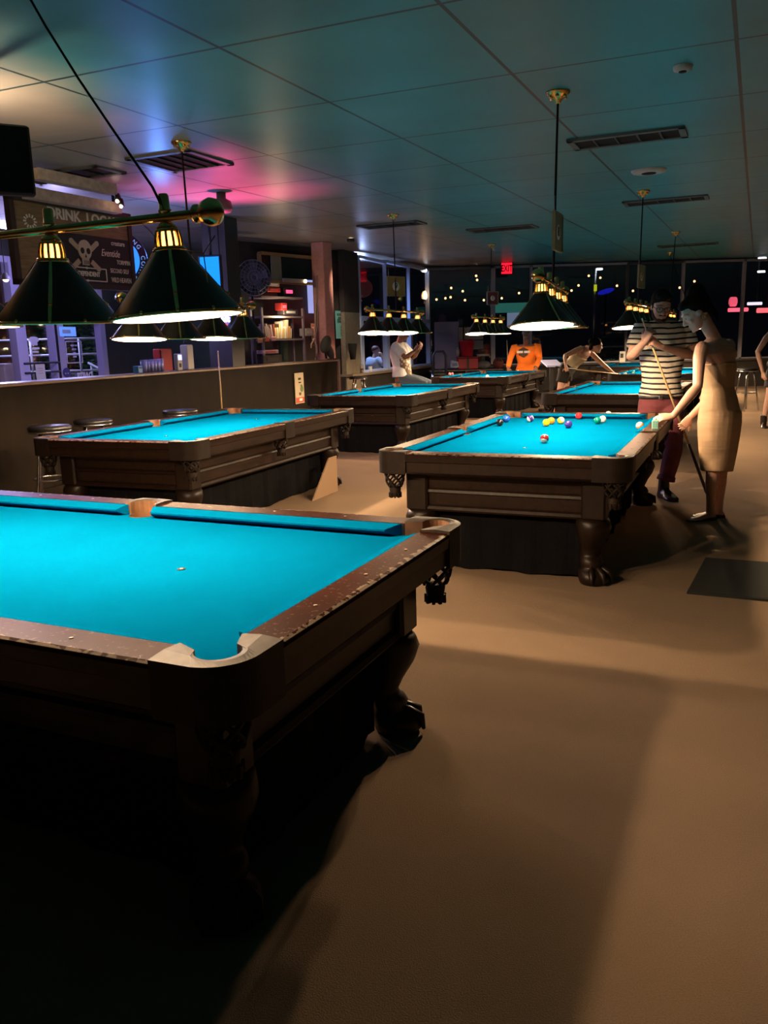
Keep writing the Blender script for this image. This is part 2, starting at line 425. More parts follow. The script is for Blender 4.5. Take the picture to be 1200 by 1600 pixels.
    def apron_prof():  # (inset from apron line, z)
        return [(.06, ZT-.12), (-.010, ZT-.124), (-.004, ZT-.15), (.015, ZT-.165), (.022, ZT-.225), (.008, ZT-.235), (.004, ZT-.25), (.016, ZT-.258), (.020, ZT-.325), (.004, ZT-.335), (-.004, ZT-.350), (.004, ZT-.362), (.06, ZT-.362)]
    pr = apron_prof()
    for sy in (1, -1):
        MB().loft([[V((x, sy*(iy-o), z)) for o, z in pr] for x in (-ix+.03, ix-.03)], smooth=False).build('side_apron', wood, t)
    for sx in (1, -1):
        MB().loft([[V((sx*(ix-o), y, z)) for o, z in pr] for y in (-iy+.03, iy-.03)], smooth=False).build('end_apron', wood, t)
    # corner posts and cabriole legs
    for sx, sy in quadrant_sym():
        d = V((sx, sy, 0)).normalized(); o0 = V((sx*(ix-.075), sy*(iy-.075), 0))
        lg = MB()
        lg.box((sx*(ix-.055), sy*(iy-.055), ZT-.245), (.135, .135, .24), bev=.012)
        rings = []
        for z, off, rad in ((.375, .0, .088), (.355, .012, .096), (.32, .022, .098), (.27, .016, .086), (.21, -.002, .064), (.165, -.012, .052), (.15, -.008, .056), (.14, 0, .062), (.12, .008, .066), (.10, .008, .062), (.088, .01, .060), (.075, .022, .078), (.05, .036, .090), (.02, .040, .088), (.0, .036, .076)):
            ring = []
            for k in range(16):
                an = 2*PI*k/16; q = .5+.5*abs(math.cos(2*an))**.6
                ring.append(o0+d*off+V((rad*math.cos(an), rad*math.sin(an), z)))
            rings.append(ring)
        lg.loft(rings); lo = lg.build('leg', legwood, t)
        cl = MB()
        for k in (-1, 0, 1):
            e = M4.Rotation(k*.55, 3, 'Z') @ d
            cl.tube([o0+e*.075+V((0, 0, .085)), o0+e*.118+V((0, 0, .06)), o0+e*.128+V((0, 0, .02))], [.016, .018, .008], 8, round_ends=True)
        cl.build('claw', legwood, lo)
        for cx_, cy_, ex, ey in ((ix-.155, iy-.050, .042, .022), (ix-.050, iy-.155, .022, .042)):
            bo = MB().ball((sx*cx_, sy*cy_, .372), (ex, ey, .011), 16); bo.build('leg_cap', chrome, lo)['label'] = 'shiny metal bracket beside the leg top'
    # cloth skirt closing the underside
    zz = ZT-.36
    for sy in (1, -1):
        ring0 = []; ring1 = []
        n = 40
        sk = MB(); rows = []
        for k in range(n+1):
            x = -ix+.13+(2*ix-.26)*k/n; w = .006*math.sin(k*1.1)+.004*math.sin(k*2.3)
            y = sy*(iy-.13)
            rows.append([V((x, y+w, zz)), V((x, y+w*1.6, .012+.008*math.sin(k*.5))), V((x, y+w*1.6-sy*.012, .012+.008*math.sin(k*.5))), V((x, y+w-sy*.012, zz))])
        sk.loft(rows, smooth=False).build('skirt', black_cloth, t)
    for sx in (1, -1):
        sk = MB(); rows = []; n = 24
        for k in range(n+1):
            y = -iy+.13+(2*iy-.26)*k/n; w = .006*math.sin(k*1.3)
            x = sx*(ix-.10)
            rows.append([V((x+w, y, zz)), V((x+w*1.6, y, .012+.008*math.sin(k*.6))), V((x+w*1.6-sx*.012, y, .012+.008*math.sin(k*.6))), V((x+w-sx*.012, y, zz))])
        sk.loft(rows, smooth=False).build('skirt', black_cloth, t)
    return t
TABLES = {
 'A': (-1.255, 2.705, -24.57, 'nearest pool table, bare blue cloth and chipped red brown rails, cut by the frame'),
 'B': (1.170, 5.673, 66.0, 'dark wood pool table with a dozen coloured balls in front of the man in stripes'),
 'C': (-1.4286, 6.988, 67.95, 'empty blue pool table beside the low brown wall and bar stools'),
 'D': (.2666, 11.228, 65.63, 'empty blue pool table in front of the seated man in patterned shirt'),
 'E': (2.105, 15.518, 64.67, 'distant pool table with white ball that the man in orange leans on'),
 'F': (3.0624, 10.30, 64.7, 'empty blue pool table right behind the striped shirt man, beside the bending woman'),
 'G': (5.0827, 14.786, 63.86, 'pool table with green and white balls under the bridge hand of the bending woman'),
 'H': (5.70, 18.55, 64.0, 'farthest pool table by the back windows, a thin blue strip above the others'),
}
def uv(k, u, v, z=ZT):
    x, y, th, _ = TABLES[k]; th = R(th)
    return V((x+u*math.cos(th)-v*math.sin(th), y+u*math.sin(th)+v*math.cos(th), z))
first = None
for k, (x, y, th, lab) in TABLES.items():
    if first is None:
        first = make_table(lab); first.location = (x, y, 0); first.rotation_euler = (0, 0, R(th)); first['group'] = 'pool tables in the hall'
        TROOT = {k: first}
    else: TROOT[k] = dup(first, (x, y, 0), R(th), lab)

# ------------------------------------------------------------------ billiard lamps
def shade_meshes():
    out = MB(); h0, h1 = -.085, -.275
    out.lathe([(.046, h0), (.188, h1+.012), (.194, h1+.006), (.194, h1), (.190, h1), (.185, h1+.012), (.043, h0-.002)], 40, caps=False)
    inn = MB().lathe([(.0425, h0-.003), (.184, h1+.011), (.189, h1+.0005), (.187, h1+.0005), (.181, h1+.014), (.040, h0-.006)], 40, caps=False)
    top = MB()
    rim = MB().tube([(.195*math.cos(R(9*k)), .195*math.sin(R(9*k)), h1+.004) for k in range(41)], .0045, 8, caps=False)
    for k in range(12):
        an = R(30*k+8); rim.ball((.196*math.cos(an), .196*math.sin(an), h1+.010), .006, 8)
    ribs = []
    for k in range(4):
        an = R(90*k+38); e = V((math.cos(an), math.sin(an), 0)); t = V((-e.y, e.x, 0))
        p = [e*.0485+V((0, 0, h0+.002)), e*.125+V((0, 0, h0-.101)), e*.192+V((0, 0, h1+.012))]
        rb = MB()
        rb.loft([[q+t*w*s+o for s, o in ((-1, V((0, 0, 0))), (-1, e*.003), (1, e*.003), (1, V((0, 0, 0))))] for q, w in zip(p, (.004, .006, .005))], smooth=False)
        rb.ball(e*.150+V((0, 0, h0-.130)), .008, 8)
        ribs.append(rb.mesh('rib', brass))
    gal = MB()
    gal.lathe([(.030, -.022), (.036, -.026), (.036, -.032), (.030, -.032)], 24, caps=False)
    gal.lathe([(.030, -.074), (.046, -.074), (.050, -.080), (.048, -.088), (.038, -.088)], 24, caps=False)
    for k in range(12):
        an = R(30*k); e = V((math.cos(an), math.sin(an), 0))
        gal.tube([e*.033+V((0, 0, -.028)), e*.037+V((0, 0, -.05)), e*.038+V((0, 0, -.078))], .0042, 6)
    gal.lathe([(.002, .0), (.016, -.002), (.026, -.012), (.034, -.026), (.002, -.026)], 20)
    glow = MB().lathe([(.001, -.030), (.022, -.030), (.026, -.06), (.024, -.080), (.001, -.080)], 16)  # glowing core stands in for bulb light leaking through the gallery slots
    bulb = MB().lathe([(.001, -.09), (.016, -.095), (.022, -.12), (.034, -.14), (.036, -.158), (.028, -.178), (.012, -.188), (.001, -.190)], 20)
    cap = MB().lathe([(.001, .058), (.013, .056), (.016, .05), (.016, .014), (.019, .012), (.019, .006), (.012, .0)], 16)
    return [(n, m_) for n, m_ in (('shade', out.mesh('shade', shade_green)), ('reflector', inn.mesh('reflector', white_enamel)), ('rim', rim.mesh('rim', brass)), ('gallery', gal.mesh('gallery', brass)), ('socket_glow', glow.mesh('socket_glow', glowm)), ('bulb', bulb.mesh('bulb', bulbm)), ('cap', cap.mesh('cap', brass)))], ribs
SHADE, RIBS = shade_meshes()
WARM = (1.0, .68, .40)
LP = 41.0
def lamp(label, ctr, yaw, canopy=None, spacing=.47, n=4, tilts=(), power=LP, droop=0.0, rolls=(), barr=.013, bulb_z=-.250):
    t = thing('billiard_lamp', label, 'hanging lamp', ctr, yaw, 'four shade billiard lamps over the tables')
    hl = spacing*(n-1)/2
    MB().tube([(-hl-.12, 0, droop*(-hl-.12)), (hl+.12, 0, droop*(hl+.12))], barr, 14).build('bar', brass, t)
    for s in (-1, 1):
        f = MB().lathe([(.013, -.03), (.026, -.022), (.026, -.014), (.018, -.008), (.034, .012), (.040, .032), (.034, .052), (.018, .064), (.008, .070), (.001, .071)], 20, (0, 0, 0), 'x')
        o = f.build('finial', brass, t, (s*(hl+.13), 0, s*droop*(hl+.13)), 0 if s > 0 else PI)
    Rz = M4.Rotation(yaw, 3, 'Z')
    for i in range(n):
        x = -hl+spacing*i; tl = R(tilts[i] if i < len(tilts) else 6.0)
        rot = Rz.inverted() @ M4.Rotation(-R(rolls[i] if i < len(rolls) else 0), 3, 'Y') @ M4.Rotation(-tl, 3, 'X') @ Rz
        p = V((x, 0, droop*x-.012))
        sh = None
        for nme, me in SHADE:
            o = link(nme, me, t if nme in ('shade', 'cap') else sh, p)
            o.rotation_euler = rot.to_euler()
            if nme == 'shade': sh = o
            elif nme == 'cap': o.location = (x, 0, droop*x+.008)
            else: o.location = (0, 0, 0); o.rotation_euler = (0, 0, 0)
        for me in RIBS: link('rib', me, sh)
        ld = bpy.data.lights.new('bulb_light', 'POINT'); ld.energy = power; ld.color = WARM; ld.shadow_soft_size = .028
        lo = bpy.data.objects.new('bulb_light', ld); COL.objects.link(lo); lo.parent = t
        lo.location = p+rot @ V((0, 0, bulb_z))
    if canopy is not None:
        c = V(canopy)-V(ctr); c = Rz.inverted() @ c
        st = MB().tube([(0, 0, 0), (0, 0, .03), tuple(c-V((0, 0, .03)))], [.012, .009, .007], 8); st.build('stem', darkleather, t)
        cn = MB()
        cn.lathe([(.012, -.075), (.02, -.06), (.03, -.045), (.055, -.028), (.075, -.012), (.078, 0), (.001, 0)], 24, c)
        for k in range(6): cn.ball(c+V((.05*math.cos(k*PI/3), .05*math.sin(k*PI/3), -.034)), .012, 8)
        cn.build('canopy', brass, t)
    return t
def lamp_auto(key, label, canopy_px, zrim=None, near_px=None, **kw):
    x, y, th, _ = TABLES[key]
    return x, y, R(th)
tA = R(TABLES['A'][2])
LAMPC = {}
def lamp_fit(key, label, near_px, Y, canopy_px, yaw, near_end=-1, **kw):
    p = aty(near_px[0], near_px[1], Y); d = V((math.cos(yaw), math.sin(yaw), 0))
    hl = kw.get('spacing', .47)*1.5
    c = p-d*(near_end*hl)+V((0, 0, .287))
    LAMPC[key] = c
    can = None
    if canopy_px: can = atceil(*canopy_px)
    return lamp(label, c, yaw, can, **kw)
la = lamp_fit('A', 'nearest billiard lamp, large dark shades on a bar ending in a round brass knob', (271, 497), 2.50, None, tA, near_end=1, power=34, bulb_z=-.226, tilts=(3, 0, -2.3, .8), rolls=(0, 0, -1.2, 3.4), spacing=.455)
def world_tube(name, pts, rad, m, root, parent=None):
    mw = (M4.Translation(root.location) @ root.rotation_euler.to_matrix().to_4x4()).inverted()
    return MB().tube([mw @ V(p) for p in pts], rad, 6).build(name, m, parent or root)
ctop = aty(20, -60, 3.0); ctop.z = ceil_z(3.0)
world_tube('power_cord', [aty(20, -50, 2.95), aty(55, 12, 2.9), aty(72, 42, 2.85), aty(122, 122, 2.72), aty(178, 205, 2.6), aty(238, 292, 2.5), aty(251, 318, 2.47)], .0042, matte_black, la)
world_tube('pull_wire', [aty(281, 390, 2.42), aty(318, 396, 2.42), aty(336, 368, 2.40)], .0022, steel, la)
world_tube('pull_wire', [aty(318, 396, 2.42), aty(325, 447, 2.44)], .0018, steel, la)
lamp_fit('B', 'billiard lamp hung end-on over the table of coloured balls, from a brass ceiling rose', (844.6, 510.6), 5.03, (872, 143), R(72.5), tilts=(6.6, .8, -1.2, -1.2), bulb_z=-.236)
lamp_fit('C', 'billiard lamp partly hidden behind the nearest large shade, by the low brown wall', (219.5, 531), 5.95, (283, 222), R(67.95), tilts=(5, -.5, 4.5, -1), bulb_z=-.232)
lamp_fit('D', 'billiard lamp in front of the seated man, hiding his head', (583, 521), 10.3, (614, 335), R(65.6), tilts=(7, 7, 6.5, -1), spacing=.50)
lamp_fit('E', 'small distant billiard lamp left of the man in orange', (744.5, 522), 14.3, (768, 382), R(64.7), tilts=(7, 1, 1, 2))
lamp_fit('F', 'billiard lamp at the striped shirt shoulder of the standing man, over the table behind him', (982, 512.5), 9.66, (1005, 298), R(64.7), tilts=(6, 5, 4, 4), bulb_z=-.238)
lamp_fit('G', 'billiard lamp mostly hidden behind the head of the striped shirt man', (1036, 513), 14.15, (1056, 362), R(63.9), tilts=(6, 5, 4, 4))
lamp_fit('H', 'farthest billiard lamp, over the last table by the back windows', (1075, 514), 18.0, (1046, 394), R(64), tilts=(6, 5, 4, 4))

# number boards hung on the lamp stems
gold_board = mat('gold_board', (.34, .22, .07), .6, noise=.15); red_board = mat('red_board', (.14, .02, .025), .6); olive_board = mat('olive_board', (.26, .28, .19), .6)
def placard(px, top, bot, Y, wid, yaw, m, num, label):
    p = aty(px, bot, Y); h = aty(px, top, Y).z-p.z
    t = thing('number_board', label, 'sign', p, yaw, 'number boards hung on the lamp wires')
    MB().box((wid/2, 0, h/2), (wid, .014, h)).build('board', m, t)
    fr = MB()
    for s in (0, 1): fr.box((wid*s, -.004, h/2), (.012, .02, h)); fr.box((wid/2, -.004, h*s), (wid, .02, .012))
    fr.build('frame', mat('board_edge', (.30, .26, .14), .5), t)
    d = MB().lathe([(.001, -.009), (wid*.2, -.009), (wid*.2, -.007), (.001, -.007)], 24, (wid/2, 0, h/2), 'y').build('disc', white_enamel, t)
    d.scale = (1, 1, 1)
    text_mesh(num, wid*.36, matte_black, 'number', t, (wid/2, -.0105, h/2), ext=.0008)
    MB().tube([(wid*.1, 0, h), (wid*.1, 0, h+.10)], .004, 6).build('hanger', steel, t)
    return t
placard(605, 432, 462, 11.0, .30, R(40), gold_board, '9', 'gold board with a 9 in a white oval, hung above the seated man')
placard(864, 330, 389, 5.6, .25, R(66), olive_board, '8', 'pale board hung on the wire of the end-on lamp, seen nearly edge on')
placard(996, 414, 449, 10.0, .25, R(56), olive_board, '7', 'pale narrow board hung above the shoulder lamp of the striped shirt man')
placard(761, 456, 476, 15.2, .23, R(25), red_board, '0', 'dark red board with a white oval hung above the small distant lamp')
placard(1030, 477, 494, 14.6, .16, R(20), olive_board, '6', 'small pale board just beside the head of the striped shirt man')

# ------------------------------------------------------------------ balls
def ball_mat(name, col, stripe):
    m, nt, b_ = nodes(name); b_.inputs['Roughness'].default_value = .12
    if not stripe: b_.inputs['Base Color'].default_value = (*col, 1); return m
    tc = nt.nodes.new('ShaderNodeTexCoord'); sp = nt.nodes.new('ShaderNodeSeparateXYZ'); nt.links.new(tc.outputs['Object'], sp.inputs[0])
    f = math_node(nt, 'LESS_THAN', math_node(nt, 'ABSOLUTE', sp.outputs[2]), .0155)
    nt.links.new(mix(nt, f, (.80, .74, .60), col), b_.inputs['Base Color']); return m
BR = .0286
ballme = MB().ball((0, 0, 0), BR, 32)
disc = MB().lathe([(.001, .0275), (.009, .0272), (.0092, .0262), (.001, .0262)], 16)
def ball(px, py, key, num, colname, col, stripe, rot, label, zb=ZB):
    p = atz(px, py, zb+BR)
    m_ = ball_mat('ball_'+colname, col, stripe)
    o = ballme.build('pool_ball', m_, None, p); tag(o, label, 'pool ball', 'pool balls on the blue cloth')
    if num:
        d = disc.build('number_spot', mat('ball_ivory', (.85, .8, .68), .15), o)
        q = V(rot).normalized().to_track_quat('Z', 'Y')
        d.rotation_euler = q.to_euler()
        text_mesh(num, .011, matte_black, 'number', d, (0, 0, .0277), (0, 0, 0), ext=.0003)
    if stripe:
        o2 = o
    return o
def rot_ball(o, e): o.rotation_euler = e
Y_, Bl, Rd, Pu, Or, Gr, Mr = (.85, .45, .01), (.01, .08, .45), (.55, .02, .03), (.035, .02, .16), (.85, .22, .02), (.0, .17, .13), (.25, .02, .03)
ball(780.8, 660, 'B', '8', 'black', (.008, .008, .01), 0, (.5, -.5, .7), 'black 8 ball near the left long cushion')
ball(791.5, 654.3, 'B', '2', 'blue', Bl, 0, (0, -.6, .8), 'solid blue ball behind the black ball by the left corner')
rot_ball(ball(828.5, 654, 'B', '12', 'purple_stripe', Pu, 1, (-.4, -.6, .7), 'white ball with a dark purple stripe on its right side'), (0, R(65), R(15)))
ball(853.6, 660.5, 'B', '1', 'yellow', Y_, 0, (.3, .6, .7), 'solid yellow ball in front of the orange ball')
ball(861.3, 657.6, 'B', '5', 'orange', Or, 0, (.5, -.3, .8), 'solid orange ball half hidden behind the yellow ball')
rot_ball(ball(876.5, 657, 'B', '9', 'yellow_stripe', Y_, 1, (0, -1, -.1), 'white ball with yellow stripe and number, middle of the far group'), (R(40), R(40), 0))
ball(888.2, 663, 'B', '4', 'violet', (.03, .02, .20), 0, (-.25, -.55, .8), 'solid dark violet ball with a white number spot on top')
ball(904.3, 649.8, 'B', '3', 'red', Rd, 0, (.3, .7, .6), 'solid red ball against the far cushion')
ball(933.6, 657, 'B', '6', 'green', Gr, 0, (.3, .4, .8), 'solid green ball overlapping a cream ball')
ball(941.6, 655.2, 'B', '', 'cream', (.80, .74, .60), 0, (0, 0, 1), 'cream white ball right behind the green ball')
rot_ball(ball(950.6, 647.8, 'B', '10', 'blue_stripe', Bl, 1, (-.2, -.8, .6), 'white topped ball with blue stripe touching the far cushion'), (R(12), R(8), 0))
rot_ball(ball(1000, 665.3, 'B', '13', 'orange_stripe', Or, 1, (-.7, -.6, .3), 'orange striped ball by the right side pocket'), (R(20), R(-40), 0))
rot_ball(ball(850.7, 685.3, 'B', '15', 'maroon_stripe', Mr, 1, (-.45, -.75, .2), 'maroon striped ball alone nearest the camera'), (R(-32), R(22), 0))
ball(809.3, 580.2, 'E', '', 'cue_white', (.85, .80, .66), 0, (0, 0, 1), 'white cue ball by the right rail before the man in orange')
ball(761.5, 588.3, 'E', '', 'dark_small', (.75, .7, .6), 0, (0, 0, 1), 'small white ball at the near end of the table with the orange man')
ball(977, 584.6, 'G', '', 'cue_white_far', (.85, .80, .66), 0, (0, 0, 1), 'white cue ball just right of the bridge hand')
rot_ball(ball(990, 581.3, 'G', '', 'green_stripe', (.0, .16, .12), 1, (0, 0, 1), 'green and white ball on the table of the bending woman'), (R(-35), R(25), 0))
ball(702.5, 584.6, 'E', '', 'pinkish', (.6, .22, .2), 0, (0, 0, 1), 'pinkish ball at the left of two on the rail edge of the far table', zb=ZT)
ball(706.5, 584.3, 'E', '', 'pinkred', (.55, .10, .12), 0, (0, 0, 1), 'red ball at the right of two on the rail edge of the far table', zb=ZT)

# chalk box on the right rail
teal_box = mat('teal_box', (.26, .52, .44), .4)
p = atz(1022, 673, ZT); p = atz(1023.5, 671.5, ZT)
t = thing('chalk_box', 'pale teal box standing on the rail by the right side pocket at the woman\'s fingertips', 'box', p, R(-20))
MB().box((0, 0, .033), (.044, .03, .066), bev=.004).build('body', teal_box, t)
m_ = MB()
for i in range(2):
    for j in range(3): m_.box((-.008+.016*i, -.0155, .024+.013*j), (.005, .002, .005))
m_.build('dimples', mat('teal_dark', (.08, .22, .2), .5), t)
MB().lathe([(.001, .078), (.008, .078), (.010, .066), (.001, .066)], 12).build('stopper', white_enamel, t)

# ------------------------------------------------------------------ room shell
fl = MB(); fl.box((2, 9, -.05), (26, 26.4, .1)); struct('floor', fl, carpet_mat())
YB = 21.3
cm = MB()
for_ = [(-11, -4.2), (15, -4.2), (15, YB+.2), (-11, YB+.2)]
vs = [V((x, y, ceil_z(y))) for x, y in for_]+[V((x, y, ceil_z(y)+.12)) for x, y in for_]
cm.add(vs, [[0, 1, 2, 3], [7, 6, 5, 4], [0, 4, 5, 1], [1, 5, 6, 2], [2, 6, 7, 3], [3, 7, 4, 0]])
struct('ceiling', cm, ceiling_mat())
darkwall = mat('dark_wall', (.030, .024, .020), .8, noise=.3, nscale=2)
brownwall = mat('brown_wall', (.008, .005, .0029), .75, spec=.1, noise=.35, nscale=6, stretch=(1, 1, .3))
tanwall = mat('tan_wall', (.20, .17, .12), .8, noise=.15)
m_ = MB(); m_.box((2, -4.1, 1.6), (26, .15, 3.3)); struct('wall_front', m_, darkwall)
m_ = MB(); m_.box((14.9, 8.6, 1.6), (.15, 25.4, 3.5)); struct('wall_right', m_, darkwall)
m_ = MB(); m_.box((-10.9, 8.6, 1.6), (.15, 25.4, 3.5)); struct('wall_left', m_, darkwall)
# low divider wall
ZW = 1.10
WP = atz(0, 600, ZW); WQ = atz(526.5, 561.5, ZW); WDIR = (WQ-WP).normalized(); WN = V((-WDIR.y, WDIR.x, 0)); WA = math.atan2(WDIR.y, WDIR.x)
def wl(px, off=0.0, z=ZW):
    lo, hi = -6, 16
    for _ in range(60):
        m = (lo+hi)/2
        if project(WP+WN*off+WDIR*m+V((0, 0, z-ZW)))[0] < px: lo = m
        else: hi = m
    q = WP+WN*off+WDIR*lo; q.z = z; return q
LW_ = (WQ-WP).length
m_ = MB(); m_.box((LW_/2-2, .08, (ZW-.03)/2), (LW_+4, .16, ZW-.03)); 
m_.box((LW_/2-2, -.012, .06), (LW_+4, .03, .12))
struct('wall_divider', m_, brownwall, (WP.x, WP.y, 0), WA)
m_ = MB(); m_.box((LW_/2-2, .14, ZW-.015), (LW_+4, .34, .03), bev=.006); struct('trim_1', m_, mat('ledge_wood', (.14, .085, .05), .4, noise=.3, nscale=5), (WP.x, WP.y, 0), WA)
m_ = MB(); m_.box((LW_+.02, .08, ZW/2+.01), (.13, .22, ZW+.02), bev=.02); struct('trim_2', m_, mat('end_post_wood', (.060, .024, .018), .5, noise=.3), (WP.x, WP.y, 0), WA)
# dark pillar on the divider
pc = wl(365, .22, 0); w_ = .34
m_ = MB(); zc = ceil_z(pc.y); m_.box((0, 0, zc/2), (w_, w_, zc)); 
struct('wall_pillar', m_, mat('pillar_dark', (.030, .022, .020), .6, noise=.3, nscale=4), (pc.x, pc.y, 0), WA)
# salmon column
pc = wl(513, .35, 0); zc = ceil_z(pc.y)
m_ = MB(); m_.box((0, 0, zc/2), (.26, .26, zc), bev=.012); struct('wall_column', m_, mat('salmon_paint', (.62, .29, .235), .7, noise=.1), (pc.x, pc.y, 0), WA-R(14))
# dark soffit box at upper right
q = aty(1162, 112, 3.0); 
m_ = MB(); m_.box((.6, 1.2, .35), (1.2, 2.4, .7)); m_.box((-.012, 1.2, .35), (.03, 2.42, .7)); struct('wall_soffit', m_, mat('soffit', (.055, .045, .032), .6, noise=.2), (q.x, q.y-2.1, q.z), R(-6))

# back wall, windows and posts
def gl_pane(name, p0, p1, z0, z1, parent=None):
    d = p1-p0; m_ = MB(); m_.box((d.length/2, 0, (z0+z1)/2), (d.length, .01, z1-z0))
    o = m_.build(name, glass, parent, (p0.x, p0.y, 0), math.atan2(d.y, d.x)); return o
SILL = .67
zt = ceil_z(YB)
cornB = aty(668, 412, YB-.2); cornB.z = 0
m_ = MB(); m_.box((6.5, YB, SILL/2), (16.8, .16, SILL)); struct('wall_back', m_, darkwall)
m_ = MB(); m_.box((6.5, YB-.02, SILL+.02), (16.8, .26, .05)); struct('trim_3', m_, mat('sill_dark', (.06, .05, .045), .5))
frame_dark = mat('frame_dark', (.10, .10, .11), .4, .5)
posts = [cornB.x]+[aty(px, 500, YB-.05).x for px in (770, 829, 978, 1064, 1158)]+[14.6]
for i in range(len(posts)-1):
    x0, x1 = posts[i], posts[i+1]
    fr = MB()
    zt2 = zt-.06
    fr.box((x0, YB-.06, (SILL+zt2)/2), (.06 if i != 1 else .11, .10, zt2-SILL))
    fr.box(((x0+x1)/2, YB-.06, zt2-.02), (x1-x0, .10, .05)); fr.box(((x0+x1)/2, YB-.06, SILL+.05), (x1-x0, .10, .05))
    o = fr.build('window_%d' % (i+1), alum if i in (1, 2, 4, 5) else frame_dark); o['kind'] = 'structure'
    g_ = MB(); g_.box(((x0+x1)/2, YB-.05, (SILL+zt2)/2), (x1-x0-.1, .01, zt2-SILL-.08)); g_.build('pane', glass, o)
# left storefront towards the back corner
T0 = wl(541, .55, 0); TD = (cornB-T0); TL = TD.length; TA = math.atan2(TD.y, TD.x); TD = TD.normalized()
SILL2 = .73
m_ = MB(); m_.box((TL/2, .05, SILL2/2), (TL, .12, SILL2)); struct('wall_store', m_, darkwall, T0, TA)
m_ = MB(); m_.box((TL/2, -.02, SILL2+.02), (TL, .30, .05)); struct('trim_4', m_, mat('ledge_tan', (.22, .17, .12), .5), T0, TA)
def tl(px):
    lo, hi = -2, TL
    for _ in range(50):
        m = (lo+hi)/2
        if project(T0+TD*m+V((0, 0, 1.4)))[0] < px: lo = m
        else: hi = m
    return lo
alum_blue = mat('frame_blue', (.50, .62, .92), .4)  # blue light on the frames is put into their base colour
tx = [tl(563), tl(603.5), tl(640), TL-.03]
for i in range(3):
    x0, x1 = tx[i], tx[i+1]; fr = MB()
    zt0 = ceil_z(T0.y+TD.y*x1)-.08; ztl = 1.86
    fr.box((x0, 0, (SILL2+ztl)/2), (.13, .12, ztl-SILL2)); fr.box((x0, 0, (ztl+zt0)/2), (.045, .07, zt0-ztl)); fr.box(((x0+x1)/2, 0, zt0-.03), (x1-x0, .1, .06)); fr.box(((x0+x1)/2, 0, ztl), (x1-x0, .1, .09)); fr.box(((x0+x1)/2, 0, SILL2+.06), (x1-x0, .1, .05))
    if i == 2: fr.box((x1, 0, (SILL2+zt0)/2), (.07, .10, zt0-SILL2))
    o = fr.build('window_%d' % (11+i), alum_blue, None, T0, TA); o['kind'] = 'structure'
    g_ = MB(); g_.box(((x0+x1)/2, .01, (SILL2+zt0)/2), (x1-x0-.1, .01, zt0-SILL2-.1)); g_.build('pane', glass, o)
LK0 = wl(500, .95, 0); LKD = V(T0)-LK0; LKD.z = 0
m_ = MB(); m_.box((LKD.length/2, .24, 1.6), (LKD.length+.1, .08, 3.2)); struct('wall_link', m_, darkwall, LK0, math.atan2(LKD.y, LKD.x))
# tan wall strip beside the salmon column, with a notice
m_ = MB(); zc = ceil_z(T0.y); m_.box((tx[0]/2-.02, .02, .98), (tx[0]-.10, .10, 1.96)); struct('wall_strip', m_, tanwall, T0, TA)
m_ = MB(); m_.box((tx[0]/2-.02, .02, (1.96+zc)/2), (tx[0]-.10, .10, zc-1.96)); struct('wall_strip_upper', m_, darkwall, T0, TA)
# teal notice
def wall_thing(name, label, cat, px, py_bot, py_top, Y, pxr, yaw, group=None):
    """an upright flat thing facing the room: returns root, width, height"""
    p = aty(px, py_bot, Y); h = aty(px, py_top, Y).z-p.z
    d = V((math.cos(yaw), math.sin(yaw), 0)); w = span(p, d, pxr)
    return thing(name, label, cat, p, yaw, group), w, h
lettering = mat('lettering_pale', (.62, .58, .50), .6); lettering_dark = mat('lettering_dark', (.02, .03, .03), .7)
teal_paper = mat('teal_paper', (.20, .55, .50), .8)
t, w, h = wall_thing('notice', 'tall teal paper notice with dark lines on the strip beside the salmon column', 'notice', 525.5, 529, 485.5, T0.y-.12, 537, TA-.1)
MB().box((w/2, 0, h/2), (w, .01, h)).build('sheet', teal_paper, t)
text_mesh('NOTICE', .075, lettering_dark, 'heading', t, (w/2, -.007, h*.86), squash=.7)
for i, s_ in enumerate(('PLEASE', 'NO FOOD', 'OR DRINKS')): text_mesh(s_, .06, lettering_dark, 'line', t, (w/2, -.007, h*(.74-.07*i)), squash=.6)
for i in range(3): text_mesh('!', .09, lettering_dark, 'line', t, (w*.62, -.007, h*(.38-.12*i)))

# DRINK LOCAL sign
SA = R(63)
p0 = aty(27, 440, 7.7); d0 = V((math.cos(SA), math.sin(SA), 0)); wS = span(p0, d0, 207); hS = aty(14, 307, 7.7).z-p0.z
t = thing('bar_sign', 'large DRINK LOCAL sign with skull emblem and brewery names, hung above the low wall', 'sign', p0, SA)
sign_brown = mat('sign_brown', (.17, .115, .055), .7, noise=.3, nscale=8, stretch=(1, 1, 8)); sign_black = mat('sign_black', (.012, .013, .012), .7)
MB().box((wS/2, 0, hS/2), (wS, .04, hS)).build('board', sign_brown, t)
MB().box((wS*.67, -.024, hS*.345), (wS*.65, .012, hS*.64), bev=.005).build('black_panel', sign_black, t)
fr = MB()
for x in (0, wS): fr.box((x, -.005, hS/2), (.05, .07, hS+.05))
for z in (0, hS): fr.box((wS/2, -.005, z), (wS+.05, .07, .05))
fr.build('frame', mat('sign_frame', (.03, .018, .012), .6), t)
text_mesh('DRINK  LOCAL', hS*.185, lettering, 'lettering', t, (wS*.585, -.022, hS*.88), squash=.98, bold=.004)
text_mesh('INDEPENDENT', hS*.085, lettering, 'lettering', t, (wS*.56, -.033, hS*.155), squash=.80, bold=.002)
bx = MB(); x0, x1, z0, z1 = wS*.385, wS*.735, hS*.07, hS*.235
for x in (x0, x1): bx.box((x, -.033, (z0+z1)/2), (.010, .004, z1-z0))
